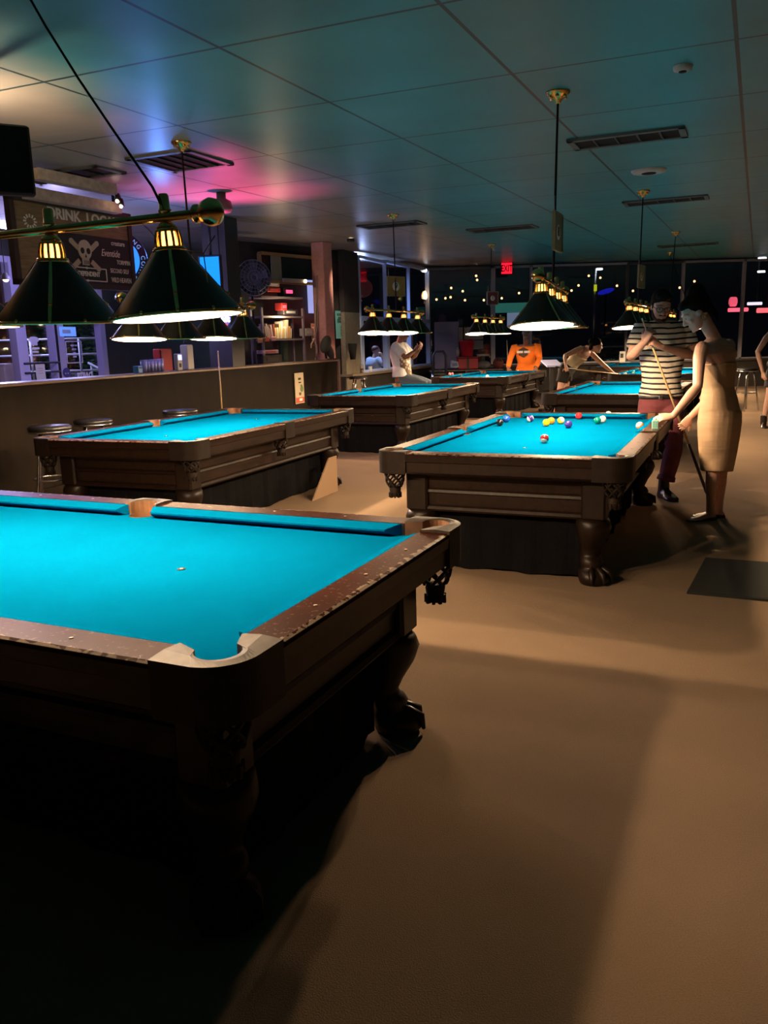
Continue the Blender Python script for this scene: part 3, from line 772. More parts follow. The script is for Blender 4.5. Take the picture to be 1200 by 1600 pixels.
for z in (z0, z1): bx.box(((x0+x1)/2, -.033, z), (x1-x0, .004, .010)); bx.ball(((x0+x1)/2, -.033, z), (.015, .004, .012), 8)
bx.build('text_border', lettering, t)
for s_, x, z, sz, sq, sh in (('creature', .87, .60, .095, .8, 0), ('Eventide', .79, .455, .135, .75, .3), ('TORMPIN', .91, .345, .085, .7, 0), ('SECOND SELF', .865, .225, .085, .68, 0), ('WILD HEAVEN', .875, .10, .095, .62, 0), ('LAGER', .30, .56, .08, .7, 0), ('& SONS', .30, .45, .065, .7, 0)):
    text_mesh(s_, hS*sz, lettering, 'brewery_name', t, (wS*x, -.033, hS*z), squash=sq, shear=sh)
sk = MB(); cx, cz = wS*.555, hS*.44
def fl_ell(mb, x, z, rx, rz, y0=-.042, y1=-.030, n=20, rot=0):
    mb.prism_y([(x+rx*math.cos(2*PI*k/n)*math.cos(rot)-rz*math.sin(2*PI*k/n)*math.sin(rot), z+rx*math.cos(2*PI*k/n)*math.sin(rot)+rz*math.sin(2*PI*k/n)*math.cos(rot)) for k in range(n)], y0, y1)
fl_ell(sk, cx, cz+.02, hS*.115, hS*.13); sk.box((cx, -.036, cz-hS*.12), (hS*.11, .012, hS*.10))
sk.build('skull', mat('skull_cream', (.50, .43, .34), .7), t)
ey = MB()
for s_ in (-1, 1): fl_ell(ey, cx+s_*hS*.052, cz+.01, hS*.032, hS*.040, -.046, -.041)
ey.prism_y([(cx-.012, cz-hS*.07), (cx+.012, cz-hS*.07), (cx, cz-hS*.03)], -.046, -.041)
for k in range(4): ey.box((cx+(k-1.5)*hS*.024, -.044, cz-hS*.135), (.004, .004, hS*.05))
ey.build('skull_eyes', sign_black, t)
btm = mat('bottle_cream', (.42, .36, .26), .7)
for s_ in (-1, 1):
    for q in (-1, 1):
        bn = MB(); an = s_*R(38); c = V((cx+q*math.cos(an)*hS*.21, -.034, cz-.03+q*math.sin(an)*hS*.20))
        bn.box(c, (hS*.15, .010, hS*.065), M4.Rotation(-an, 3, 'Y')); e_ = c+V((q*math.cos(an)*hS*.07, -.001, q*math.sin(an)*hS*.07)); fl_ell(bn, e_.x, e_.z, hS*.035, hS*.035, -.041, -.029, 12)
        bn.build('crossed_bottle', btm, t)
emb = MB()
for k in range(12): emb.box((wS*.135+.06*math.cos(k*PI/6), -.023, hS*.74+.05*math.sin(k*PI/6)), (.03, .004, .014), M4.Rotation(-k*PI/6, 3, 'Y'))
emb.build('hop_emblem', lettering, t)
hg = MB()
for x in (.12*wS, .88*wS): hg.tube([(x, 0, hS), (x, 0, ceil_z(8.2)-p0.z-.01)], .008, 6)
hg.build('hangers', matte_black, t)
# soffit ledges over the sign
led = mat('ledge_pale', (.42, .33, .26), .6, noise=.2)
for i, (px, py, Y, pxr, hh, dd) in enumerate(((44, 300, 7.75, 188, .10, .16), (62, 270, 7.2, 184, .09, .10))):
    p = aty(px, py, Y); ln = span(p, d0, pxr)
    m_ = MB(); m_.box((ln/2, .06, 0), (ln, dd, hh)); struct('trim_%d' % (5+i), m_, led, p, SA)

# round blue brewery sign
p = aty(186, 407, 9.2)
t = thing('round_sign', 'round blue lit brewery sign just right of the DRINK LOCAL sign, half hidden by it', 'sign', p, R(8))
rr = .30
MB().lathe([(.001, -.03), (rr, -.03), (rr, .03), (.001, .03)], 48, (0, 0, 0), 'y').build('case', mat('sign_navy', (.01, .015, .06), .5), t)
MB().lathe([(rr+.16, -.02), (rr+.17, -.02), (rr+.17, .02), (rr+.16, .02), (rr+.16, -.02)], 48, (0, 0, 0), 'y', caps=False).build('outer_ring', black, t)
MB().lathe([(rr*.30, -.036), (rr*.74, -.036), (rr*.74, -.030), (rr*.30, -.030)], 48, (0, 0, 0), 'y').build('lit_face', emat('neon_blue', (.02, .20, .85), .8), t)
sgn = emat('neon_letter', (.25, .40, .9), .35)
for k, ch in enumerate('BREWING COMPANY'):
    if ch == ' ': continue
    an = R(112-k*13.4)
    o = text_mesh(ch, .062, sgn, 'letter', t, (math.cos(an)*rr*.86, -.033, math.sin(an)*rr*.86)); o.rotation_euler = (PI/2, PI/2-an, 0) if False else (M4.Rotation(-(an-PI/2), 3, 'Y') @ M4.Rotation(PI/2, 3, 'X')).to_euler()
hg = MB(); hg.tube([(0, 0, rr), (0, 0, ceil_z(9.2)-p.z)], .012, 6); hg.build('hanger', matte_black, t)
def point(name, loc, e, col, size=.1):
    ld = bpy.data.lights.new(name, 'POINT'); ld.energy = e; ld.color = col; ld.shadow_soft_size = size
    o = bpy.data.objects.new(name, ld); COL.objects.link(o); o.location = loc; return o
def area(name, loc, target, e, col, sx, sy):
    ld = bpy.data.lights.new(name, 'AREA'); ld.energy = e; ld.color = col; ld.shape = 'RECTANGLE'; ld.size = sx; ld.size_y = sy
    o = bpy.data.objects.new(name, ld); COL.objects.link(o); o.location = loc
    o.rotation_euler = (V(target)-V(loc)).to_track_quat('-Z', 'Y').to_euler(); return o
point('sign_light', p+V((.45, .3, .12)), 10, (.12, .30, 1.0), .02)

# televisions
t, w, h = wall_thing('television', 'blue screen glowing between the large shade and the dark pillar', 'television', 317, 470, 402, 10.6, 346, R(-8))
MB().box((w/2, .03, h/2), (w+.05, .06, h+.05), bev=.01).build('case', black, t)
MB().box((w/2, -.004, h/2), (w, .01, h)).build('screen', emat('screen_blue', (.0, .20, .85), .75), t)
MB().tube([(w/2, .06, h), (w/2, .06, ceil_z(10.6)-t.location.z)], .02, 8).build('mount', black, t)
t, w, h = wall_thing('television', 'dark hanging television at the top left, cut by the frame edge', 'television', -60, 300, 185, 4.7, 57, R(28))
MB().box((w/2, .03, h/2), (w, .07, h), bev=.01).build('case', mat('tv_edge', (.03, .025, .018), .6, spec=.2), t)
MB().box((w/2, -.008, h/2), (w-.03, .01, h-.03)).build('screen', mat('dark_screen', (.004, .004, .005), .7, spec=.1), t)
MB().tube([(w*.4, .06, h), (w*.4, .06, ceil_z(4.5)-t.location.z)], .025, 8).build('mount', black, t)

def on_ledge(px, off=.18): q = wl(px, off); q.z = ZW; return q
# ceiling fittings
def vent(px, py, lx, ly, label, sl=5):
    p = atceil(px, py); t = thing('ceiling_vent', label, 'vent', (p.x, p.y, p.z-.012), TH, 'ceiling vents')
    fr = MB(); 
    for s in (-1, 1): fr.box((s*lx/2, 0, 0), (.05, ly+.05, .022)); fr.box((0, s*ly/2, 0), (lx+.05, .05, .022))
    fr.build('frame', mat('vent_frame', (.10, .11, .10), .5), t)
    MB().box((0, 0, .006), (lx, ly, .006)).build('opening', matte_black, t)
    for k in range(1, sl):
        MB().box((0, -ly/2+ly*k/sl, -.001), (lx-.05, .035, .005), M4.Rotation(.6, 3, 'X')).build('slat', mat('vent_slat', (.035, .037, .035), .5), t)
vent(980, 214, .32, .85, 'dark slotted ceiling vent right of the brass ceiling rose, nearest of the right row')
vent(1040, 312, .32, .95, 'thin dark ceiling vent second in the right row, by a small lamp rose')
vent(785, 356, .40, 1.0, 'ceiling vent with a bright edge above the EXIT sign')
vent(282, 250, .60, .60, 'square ceiling vent just behind the left lamp rose')
vent(612, 350, .35, .9, 'ceiling vent far left of centre, above the gold number board')
vent(104, 272, .35, 1.0, 'ceiling vent above the DRINK LOCAL sign, beside the dark television')
vent(1075, 382, .3, 1.1, 'farthest ceiling vent, high above the striped shirt man')
for nm, px, py, r_, lab in (('smoke_detector', 1067, 103, .055, 'small round ceiling fitting at the upper right'), ('ceiling_speaker', 1014, 266, .17, 'flat round ceiling speaker between two vents on the right')):
    p = atceil(px, py); t = thing(nm, lab, 'ceiling fitting', p)
    MB().lathe([(.001, -.03), (r_*.6, -.03), (r_*.92, -.022), (r_, -.004), (r_, .0), (.001, .0)], 28).build('cover', mat('fitting_teal', (.45, .5, .48), .4), t)
    MB().lathe([(.001, -.034), (r_*.4, -.034), (r_*.42, -.029), (.001, -.029)], 20).build('lens', matte_black, t)
p = atceil(345, 300); t = thing('ceiling_dome', 'dark domed light on the ceiling beside the pillar, glowing pink', 'light', (p.x, p.y, p.z-.006))  # dome itself is unlit, the pink comes from a bare spot
MB().lathe([(.001, 0), (.05, 0), (.05, -.06), (.10, -.09), (.115, -.16), (.09, -.20), (.001, -.21)], 24).build('dome', mat('dome_grey', (.10, .09, .07), .5), t)
def spot(name, loc, target, e, col, ang, blend=.6):
    ld = bpy.data.lights.new(name, 'SPOT'); ld.energy = e; ld.color = col; ld.spot_size = R(ang); ld.spot_blend = blend; ld.shadow_soft_size = .02
    o = bpy.data.objects.new(name, ld); COL.objects.link(o); o.location = loc
    o.rotation_euler = (V(target)-V(loc)).to_track_quat('-Z', 'Y').to_euler(); return o
spot('pink_glow', aty(366, 478, 9.6), atceil(352, 300), 105, (1.0, .10, .34), 100, .9)  # bare spot for the pink ceiling spill, no fixture
spot('column_fill', on_ledge(470, .9)+V((.2, 0, .9)), tuple(wl(513, .35, 1.7)), 200, (1.0, .36, .33), 60, .8)  # fill spot added to brighten the salmon column, no fixture
point('bar_glow', on_ledge(448, .55)+V((0, 0, .75)), 5, (1.0, .72, .42), .02)
t = thing('fill_downlight', 'small ceiling downlight above the teal notice, beyond the salmon column', 'light', atceil(548, 372)-V((0, 0, .03)))  # ceiling fitting added to brighten the notice and wall strip
MB().lathe([(.045, -.03), (.06, -.03), (.065, .0), (.06, .02), (.045, .02)], 20, caps=False).build('housing', black, t)
MB().ball((0, 0, .01), (.04, .04, .012), 12).build('lens', emat('down_lens', (1, .8, .55), 2), t)
spot('fill_beam', V(t.location)-V((0, 0, .04)), tuple(V(T0)+TD*.05+V((0, 0, 1.3))), 60, (1.0, .8, .58), 50, .7)
t = thing('spot_lamp', 'pair of tiny halogen spots under the ceiling at the sign corner', 'lamp', atceil(186, 303))
for i, (px, py) in enumerate(((184, 314), (190, 322))):
    q = aty(px, py, 8.6)-V(t.location); sp_ = MB(); sp_.tube([q+V((0, 0, .07)), q], [.02, .03], 10); sp_.tube([(0, 0, 0), q+V((0, 0, .07))], .006, 5); o = sp_.build('spot_head', black, t)
    MB().ball(q+V((0, -.02, -.005)), .018, 10).build('lens', emat('halogen', (1, .75, .45), 6), o)

p = aty(-70, 300, 5.15); t = thing('pendant_lamp', 'warm bar pendant lamp just beyond the left frame edge', 'lamp', p)  # unseen lamp added for the warm light on the upper-left ceiling
MB().lathe([(.05, .10), (.12, 0), (.115, 0), (.045, .095)], 24, caps=False).build('shade', brass, t); MB().ball((0, 0, .03), .035, 14).build('bulb', emat('bar_warm', (1, .7, .4), 4), t)
MB().tube([(0, 0, .07), (0, 0, ceil_z(5.15)-p.z-.02)], .006, 6).build('cord', matte_black, t)
point('added_pendant_light', p+V((0, 0, .14)), 30, (1.0, .74, .48), .04)
# EXIT sign
t, w, h = wall_thing('exit_sign', 'red lit EXIT sign high above the far windows', 'sign', 783.5, 428, 411, YB-.5, 800, 0)
MB().box((w/2, .03, h/2), (w+.04, .06, h+.04), bev=.01).build('case', mat('exit_case', (.10, .02, .02), .5), t)
MB().box((w/2, -.003, h/2), (w, .006, h)).build('face', emat('exit_red', (1.0, .01, .03), .75), t)
text_mesh('EXIT', h*.85, mat('exit_letter', (.06, .0, .0), .6), 'lettering', t, (w/2, -.008, h*.47), squash=.62, bold=.004)
MB().box((w/2, .03, (ceil_z(YB-.5)-t.location.z+h)/2), (.05, .04, ceil_z(YB-.5)-t.location.z-h)).build('bracket', matte_black, t)

# poster on the divider wall
p = wl(467, -.02, .3); 
pb = aty(459, 631, p.y); ph = aty(459, 583, p.y).z-pb.z; pw = span(V((wl(459, -.02).x, wl(459, -.02).y, pb.z)), WDIR, 475.5)
t = thing('poster', 'tall cream drink poster with a red foot on the low brown wall', 'poster', (wl(459, -.02).x, wl(459, -.02).y, pb.z), WA)
MB().box((pw/2, 0, ph/2), (pw, .012, ph)).build('sheet', mat('poster_cream', (.52, .42, .28), .7), t)
MB().box((pw/2, -.008, ph*.115), (pw*.94, .004, ph*.17)).build('red_band', mat('poster_red', (.50, .08, .04), .7), t)
MB().box((pw*.55, -.011, ph*.125), (pw*.34, .004, ph*.085)).build('white_box', white_enamel, t)
text_mesh('RUM', ph*.11, lettering_dark, 'lettering', t, (pw*.52, -.008, ph*.80), squash=.9)
text_mesh('Punch', ph*.075, lettering_dark, 'lettering', t, (pw*.52, -.008, ph*.69), shear=.3)
g_ = MB(); g_.prism_y([(pw*.42, ph*.27), (pw*.62, ph*.27), (pw*.64, ph*.36), (pw*.40, ph*.36)], -.010, -.006); g_.build('drink_picture', mat('cola', (.06, .02, .01), .5), t)
lf = MB(); fl_ell(lf, pw*.74, ph*.47, pw*.16, ph*.10, -.010, -.006); fl_ell(lf, pw*.70, ph*.57, pw*.10, ph*.05, -.010, -.006); lf.build('leaf_picture', mat('leafgreen', (.12, .20, .05), .6), t)

# things standing on the divider ledge
def pxm(q): return FPX/((q-V((0, 0, HC))).dot(_f))
q = on_ledge(256, .6); k = 1/pxm(q)
redm = mat('red_paint', (.42, .03, .025), .5)
t = thing('menu_cabinet', 'upright red board standing behind the low wall beside the stacked cups', 'board', (q.x, q.y, 0), WA)
MB().box((0, 0, .68), (34*k, .10, 1.36), bev=.01).build('panel', redm, t)
MB().box((-13*k, -.055, 1.22), (4*k, .02, .24)).build('edge_strip', mat('red_dark', (.2, .02, .02), .5), t)
q = on_ledge(294); k = 1/pxm(q)
t = thing('paper_dispenser', 'pale grey upright box on the low wall ledge, right of the card reader', 'box', q, WA)
MB().box((0, 0, 19*k), (18*k, .10, 38*k), bev=.01).build('body', mat('box_grey', (.48, .45, .38), .6), t)
MB().tube([(-5*k, 0, 38*k), (-6*k, 0, 43*k), (0, 0, 46*k), (4*k, 0, 38*k)], .006, 6).build('handle', black, t)
q = on_ledge(279.5, .10); k = 1/pxm(q)
t = thing('card_reader', 'card reader with a glowing blue screen on the low wall ledge', 'card reader', q, WA)
MB().box((0, 0, 13*k), (14*k, .05, 26*k), bev=.008).build('body', mat('reader_grey', (.34, .30, .27), .5), t)
MB().box((0, -.027, 20*k), (10*k, .006, 8*k)).build('screen', emat('screen_violet', (.25, .30, 1.0), 1.5), t)
MB().box((0, -.027, 8*k), (5*k, .006, 6*k)).build('logo', lettering_dark, t)
for i in range(6):
    q = on_ledge(226+i*5.2, .16+.02*(i % 2)); k = 1/pxm(q)
    cup = MB(); cup.lathe([(.001, .004), (.028, .004), (.030, 0), (.038, 17*k), (.0365, 17*k), (.0285, .006), (.001, .006)], 18)
    for j in range(3): cup.tube([(.0385*math.cos(R(20*n)), .0385*math.sin(R(20*n)), 17*k+.008*j) for n in range(19)], .0018, 5)
    o = cup.build('plastic_cup', mat('cup_clear', (.35, .38, .75), .25, trans=0), None, q); tag(o, ['leftmost upturned plastic cup in the row on the low wall ledge', 'second cup from the left in the row on the low wall ledge', 'third cup from the left in the row on the low wall ledge', 'fourth cup from the left in the row on the low wall ledge', 'fifth cup from the left in the row, second nearest the red board', 'rightmost cup in the row, in front of the red board'][i], 'cup', 'clear plastic cups on the ledge')  # blue light on the clear plastic is put into the colour
q = on_ledge(216); k = 1/pxm(q)
t = thing('napkin_box', 'small bright blue box left of the row of cups', 'box', q, WA)
MB().box((0, 0, 5.5*k), (12*k, .07, 11*k), bev=.005).build('body', mat('blue_box', (.05, .22, .60), .5), t); MB().box((0, -.036, 8*k), (8*k, .004, 2*k)).build('slot', lettering_dark, t)
point('frame_violet_fill', wl(105, 1.5, 2.15), 34, (.52, .46, 1.0), .02)  # violet fill added to brighten the storefront frames, no fixture
point('ledge_glow', on_ledge(235, .9)+V((0, 0, .5)), 6, (.20, .28, 1.0), .02)

# cue leaning on the pillar
def cue(name, label, tip, butt, taper_from_tip=True, group='cue sticks'):
    tip, butt = V(tip), V(butt); d = (butt-tip); Lc = d.length; t = thing(name, label, 'cue', butt, 0, group)
    q = tip-butt
    f = lambda s: q*(1-s)
    MB().tube([f(.012), f(.30), f(.70)], [.0062, .0085, .0115], 10).build('shaft', mat('maple', (.62, .42, .20), .35), t)
    MB().tube([f(.70), f(.985)], [.0118, .0145], 10).build('butt', mat('cue_dark', (.02, .012, .01), .35), t)
    MB().tube([f(0), f(.003), f(.012)], [.004, .0058, .0062], 10).build('tip', white_enamel, t)
    MB().tube([f(.985), f(1.0)], [.0145, .012], 10).build('bumper', matte_black, t)
    return t
q = wl(344, -.12, 0); q2 = aty(340.5, 548, wl(344, .0, 0).y-.05); cue('pool_cue', 'cue leaning upright against the dark pillar', q2, (aty(350, 655, q.y).x, q.y-.10, 0.0))

# beer sign
t, w, h = wall_thing('beer_sign', 'small red, white and blue lit beer sign glimpsed between the two large lamp shades', 'sign', 338, 514, 488, 10.3, 362, R(5))
MB().prism_y([(0, h), (w, h), (w*.95, h*.45), (w*.6, 0), (w*.4, 0), (w*.05, h*.45)], 0, .04).build('panel', emat('sign_blue', (.03, .06, .35), .8), t)
text_mesh('best', h*.52, emat('white_neon', (1, .95, .95), 3.5), 'lettering', t, (w*.5, -.006, h*.58), squash=.85, bold=.006)
MB().prism_y([(w*.2, h*.32), (w*.8, h*.32), (w*.55, h*.02), (w*.45, h*.02)], -.008, 0).build('ribbon', emat('red_neon', (1, .05, .05), 1.2), t)
MB().tube([(w/2, .02, h), (w/2, .02, ceil_z(10.3)-t.location.z)], .008, 6).build('hanger', matte_black, t)

# bar stools by table C
seatm = mat('stool_black', (.012, .011, .011), .35)
def stool(px, py, z, label, back=False):
    p = atz(px, py, z); t = thing('bar_stool', label, 'stool', (p.x, p.y, 0), 0.3, 'bar stools')
    MB().lathe([(.001, z-.05), (.15, z-.05), (.17, z-.035), (.175, z-.015), (.16, z), (.001, z+.006)], 28).build('seat', seatm, t)
    MB().tube([(.168*math.cos(R(15*k)), .168*math.sin(R(15*k)), z-.045) for k in range(25)], .008, 6).build('seat_ring', chrome, t)
    for k in range(4):
        e = V((math.cos(PI/4+k*PI/2), math.sin(PI/4+k*PI/2), 0))
        MB().tube([e*.10+V((0, 0, z-.05)), e*.13+V((0, 0, z*.75)), e*.17+V((0, 0, z*.4)), e*.22+V((0, 0, 0))], .013, 8).build('leg', chrome, t)
    MB().tube([(.165*math.cos(R(15*k)), .165*math.sin(R(15*k)), z*.42) for k in range(25)], .008, 6).build('foot_ring', chrome, t)
    return t
stool(77, 665, .76, 'dark round bar stool at the left end of the table by the low wall')
stool(281, 640, .76, 'dark round bar stool against the low wall behind the middle of the left table')
stool(145, 655, .74, 'dark round bar stool between two others along the low brown wall')
stool(560, 588, .76, 'low dark stool under the window ledge beside the seated man')
sq = atz(1164, 641, 0); sq = project((sq.x, sq.y, .74)); t = stool(sq[0], sq[1], .74, 'chrome bar stool at the right, past the woman in the beige dress')

# black mat on the floor
pts = [atz(*q, 0) for q in ((1073, 928), (1102, 874), (1262, 886), (1280, 948))]
c = sum(pts, V())/4
m_ = MB(); m_.loft([[p_-c for p_ in pts], [p_-c+V((0, 0, .012)) for p_ in pts], [(p_-c)*.97+V((0, 0, .016)) for p_ in pts]], smooth=False)
tag(m_.build('floor_mat', mat('rubber_mat', (.014, .016, .014), .9, bump=.3, bscale=120), None, c), 'black rubber floor mat at the right edge behind the woman\'s shadow', 'mat')
pts = [atz(*q, 0) for q in ((488, 786), (526, 768), (531, 706), (520, 709))]
# board leaning under table C
pb = [atz(489, 783, 0), atz(528, 767, 0)]
d = (pb[1]-pb[0]); 
hq = aty(522, 712, pb[1].y).z
m_ = MB()
m_.add([V((0, 0, .0)), V(d), V(d)+V((0, 0, hq)), V(d)*.70+V((0, 0, hq))], [[0, 1, 2, 3]])
th_ = V((-d.y, d.x, 0)).normalized()*.012
m_.v += [tuple(V(v)+th_) for v in m_.v]; m_.f += [[7, 6, 5, 4], [0, 4, 5, 1], [1, 5, 6, 2], [2, 6, 7, 3], [3, 7, 4, 0]]; m_.sm += [False]*5; m_.mi += [0]*5
tag(m_.build('cardboard_sheet', mat('cardboard', (.34, .22, .13), .9), None, pb[0]), 'tan cardboard sheet leaning at the end of the left table', 'cardboard')

# ------------------------------------------------------------------ back of the bar: wall, window, shelf
B0 = wl(352, 1.55, 0); B1 = wl(506, .75, 0); BD = B1-B0; BL_ = BD.length; BA = math.atan2(BD.y, BD.x); BD = BD.normalized()
zc = ceil_z(B1.y)-.02
m_ = MB(); m_.box((BL_/2, .10, zc/2), (BL_, .10, zc)); struct('wall_bar', m_, darkwall, B0, BA)
def on_bar(px, off=0.0):
    n = V((BD.y, -BD.x, 0)); lo, hi = -4, 10
    for _ in range(50):
        m = (lo+hi)/2
        if project(B0+n*off+BD*m+V((0, 0, 1.5)))[0] < px: lo = m
        else: hi = m
    return B0+n*off+BD*lo
def bar_thing(name, label, cat, px0, px1, py0, py1, off, group=None):
    q = on_bar(px0, off); p = aty(px0, py1, q.y); p.x = q.x; z0 = aty((px0+px1)/2, py1, q.y).z; z1 = aty((px0+px1)/2, py0, q.y).z
    w = (on_bar(px1, off)-q).length; p.z = z0
    return thing(name, label, cat, p, BA, group), w, z1-z0
gold_edge = mat('gold_edge', (.45, .28, .10), .4)
t, w, h = bar_thing('window_2', '', '', 412, 495, 394, 438, .0); t['kind'] = 'structure'
fr = MB()
for x in (0, w): fr.box((x, 0, h/2), (.03, .08, h))
fr.box((w/2, -.01, h), (w, .1, .05)); fr.box((w/2, -.01, 0), (w, .1, .05)); fr.build('frame', gold_edge, t)
MB().box((w/2, .02, h/2), (w, .01, h)).build('pane', mat('night_glass', (.008, .009, .010), .15), t)
MB().box((w*.28, -.01, h/2), (w*.17, .03, h)).build('mullion', mat('pale_green', (.30, .34, .22), .6), t)
t, w, h = bar_thing('window_3', '', '', 484, 505, 437, 489, .02); t['kind'] = 'structure'
MB().box((w/2, 0, h/2), (w, .02, h)).build('pane', emat('lit_curtain', (.30, .34, .70), .5), t)
MB().box((w*.55, -.02, h/2), (.02, .03, h)).build('mullion', black, t)
t, w, h = bar_thing('strip_lamp', 'thin warm strip lamp with a bright end under the high bar window', 'lamp', 447, 482, 434, 440, .12)
MB().box((w/2, 0, h/2), (w, .05, h)).build('tube', mat('strip_pale', (.45, .40, .33), .5), t)
MB().ball((w*.92, -.03, h/2), .03, 12).build('bulb', emat('warm_bulb', (1, .75, .45), 7), t)
# steel shelf
t, w, h = bar_thing('shelf_unit', 'metal shelf rack with books and boxes behind the low wall, left of the salmon column', 'shelf', 402, 466, 480, 640, .55)
SH = t; zs = [aty(435, py, t.location.y).z-t.location.z for py in (568, 529, 493, 462)]
for x in (.0, w):
    for y in (-.13, .13): MB().box((x, y, h/2), (.035, .035, h)).build('post', mat('rack_grey', (.22, .17, .19), .5), t)
for z in zs: MB().box((w/2, 0, z-.015), (w, .3, .03)).build('shelf', mat('rack_shelf', (.24, .19, .21), .5), t)
wx = w; base = t.location.copy()
def on_shelf(x, z, y=-.05):
    return base+V((math.cos(BA)*x-math.sin(BA)*y, math.sin(BA)*x+math.cos(BA)*y, z))
pxw = w/64.0
cols = [(.50, .40, .38), (.42, .33, .30), (.55, .42, .40), (.40, .20, .18), (.48, .40, .40), (.30, .08, .06), (.75, .55, .22), (.80, .72, .50), (.78, .62, .25), (.82, .78, .62), (.70, .50, .20), (.80, .76, .66), (.62, .50, .35), (.70, .36, .10), (.55, .50, .45)]
names = ['grey', 'dull brown', 'pinkish grey', 'dark red', 'pale grey', 'deep red', 'yellow', 'cream', 'amber yellow', 'off-white', 'ochre', 'white', 'tan', 'orange', 'light grey']
xx = 5*pxw
for i, (c, n_) in enumerate(zip(cols, names)):
    th_ = (.024 if i < 6 else .032)*(1+.3*math.sin(i*2.1)); hh = .20+.04*math.sin(i*1.7)+(.06 if i in (9, 12) else 0)
    ln = -.16 if i < 5 else (.10 if i > 8 else 0)
    xx += th_*.62
    o = thing('book', '%s book on the rack\'s middle shelf, %s from the left' % (n_, ['first', 'second', 'third', 'fourth', 'fifth', 'sixth', 'seventh', 'eighth', 'ninth', 'tenth', 'eleventh', 'twelfth', 'thirteenth', 'fourteenth', 'fifteenth'][i]), 'book', on_shelf(xx, zs[1]+.004), BA, 'books on the rack')
    rt = M4.Rotation(ln, 3, 'Y')
    MB().box(rt @ V((0, 0, hh/2)), (th_, .16, hh), rt).build('cover', mat('book_%d' % i, c, .6), o)
    MB().box(rt @ V((0, .004, hh/2+.002)), (th_*.7, .155, hh-.004), rt).build('pages', paper, o)
    xx += th_*.62+.004
def boxy(name, label, cat, px0, px1, py0, py1, off, m, detail=None, depth=.16, sub='lid'):
    t, w, h = bar_thing(name, label, cat, px0, px1, py0, py1, off)
    MB().box((w/2, 0, h/2), (w, depth, h), bev=.008).build('body', m, t)
    if detail: MB().box((w/2, -depth/2-.003, h*.5), (w*.6, .008, h*.4)).build(sub, detail, t)
    return t
boxy('storage_box', 'red box high on the bar rack beside the round fan', 'box', 416, 437, 448, 456, .60, redm, mat('pinkred', (.5, .08, .08), .5))
boxy('storage_box', 'grey lidded box on top of the red box on the bar rack', 'box', 418, 436, 440, 447.5, .60, mat('greybox', (.32, .27, .25), .6), paper)
boxy('small_monitor', 'small dark monitor with a pink red screen on the bar rack', 'monitor', 442, 458, 449, 462, .60, black, emat('pink_screen', (1, .05, .15), 1.2), sub='screen')
boxy('storage_box', 'long dim red tray under the round fan on the bar rack', 'box', 405, 432, 457, 464, .60, mat('dimred', (.20, .03, .04), .5), mat('dimred2', (.28, .06, .07), .5))
boxy('packet', 'bright red packet on the shelf above the books', 'packet', 437, 446, 473, 485, .62, redm, emat('packet_face', (.9, .08, .14), .5))
boxy('till_tray', 'dark tray with a pale rim on the shelf above the yellow books', 'tray', 440, 462, 483, 492, .60, mat('tray_dark', (.06, .05, .06), .5), paper)
boxy('storage_box', 'pink and white long box on the bottom of the rack', 'box', 404, 429, 547, 553, .62, mat('pinkbox', (.55, .30, .34), .5), mat('rededge', (.6, .06, .08), .5))
boxy('storage_box', 'dark brown box under the pink box on the bottom of the rack', 'box', 404, 434, 554.5, 570, .62, mat('brownbox', (.035, .022, .018), .6), mat('brownlid', (.06, .04, .03), .6))
boxy('storage_box', 'square white box to the right of the rack', 'box', 473, 485, 513, 525, .45, mat('whitebox', (.50, .46, .48), .6), paper)
boxy('shelf_tag', 'orange tag on the shelf edge under the books, leftmost of three', 'tag', 402, 410, 529, 536, .72, mat('tag_orange', (.60, .25, .12), .6), None, .02)
boxy('shelf_tag', 'red orange tag on the shelf edge under the books, middle of three', 'tag', 413, 421, 526, 534, .72, mat('tag_red', (.62, .12, .07), .6), None, .02)
boxy('shelf_tag', 'pink tag on the shelf edge under the books, rightmost of three', 'tag', 423, 431, 526, 533, .72, mat('tag_pink', (.60, .26, .32), .6), None, .02)
boxy('mug', 'small white cup on the low wall ledge near the salmon column', 'cup', 492, 499, 559, 565, .30, white_enamel, None, .06)
boxy('green_panel', 'dark green post standing behind the rack of books', 'post', 436, 448, 531, 575, .25, mat('dgreen', (.04, .09, .05), .6), mat('dgreen2', (.07, .12, .08), .6), .05)
boxy('green_panel', 'dark green post hanging right of the white box', 'post', 485, 493, 505, 540, .30, mat('dgreen3', (.05, .10, .06), .6), None, .05)
# round fan
q = on_bar(401, .75); p = aty(401, 434, q.y); p.x = q.x
t = thing('wall_fan', 'big round grey fan left of the bar rack, below the pink ceiling', 'fan', p, R(22))
rr = .27
cg = MB()
for k in range(5): cg.tube([(rr*(k+1)/5*math.cos(R(12*j)), -.05-.05*(1-((k+1)/5)**2), rr*(k+1)/5*math.sin(R(12*j))) for j in range(31)], .004, 5)
for k in range(24): cg.tube([(.03*math.cos(R(15*k)), -.10, .03*math.sin(R(15*k))), (rr*math.cos(R(15*k)), -.05, rr*math.sin(R(15*k)))], .003, 5)
cg.build('cage', mat('fan_grey', (.20, .18, .20), .5), t)
bl = MB()
for k in range(5):
    an = k*2*PI/5; rt = M4.Rotation(an, 3, 'Y') @ M4.Rotation(.5, 3, 'X')
    bl.box(M4.Rotation(an, 3, 'Y') @ V((0, -.02, .13)), (.12, .008, .2), rt)
bl.build('blades', mat('fan_blade', (.12, .11, .13), .5), t)
MB().lathe([(.001, .0), (rr, .0), (rr+.01, -.03), (rr, -.06), (rr-.012, -.06), (rr-.012, -.01), (.001, -.01)], 36, (0, .03, 0), 'y').build('shroud', mat('fan_shroud', (.10, .09, .10), .6), t)
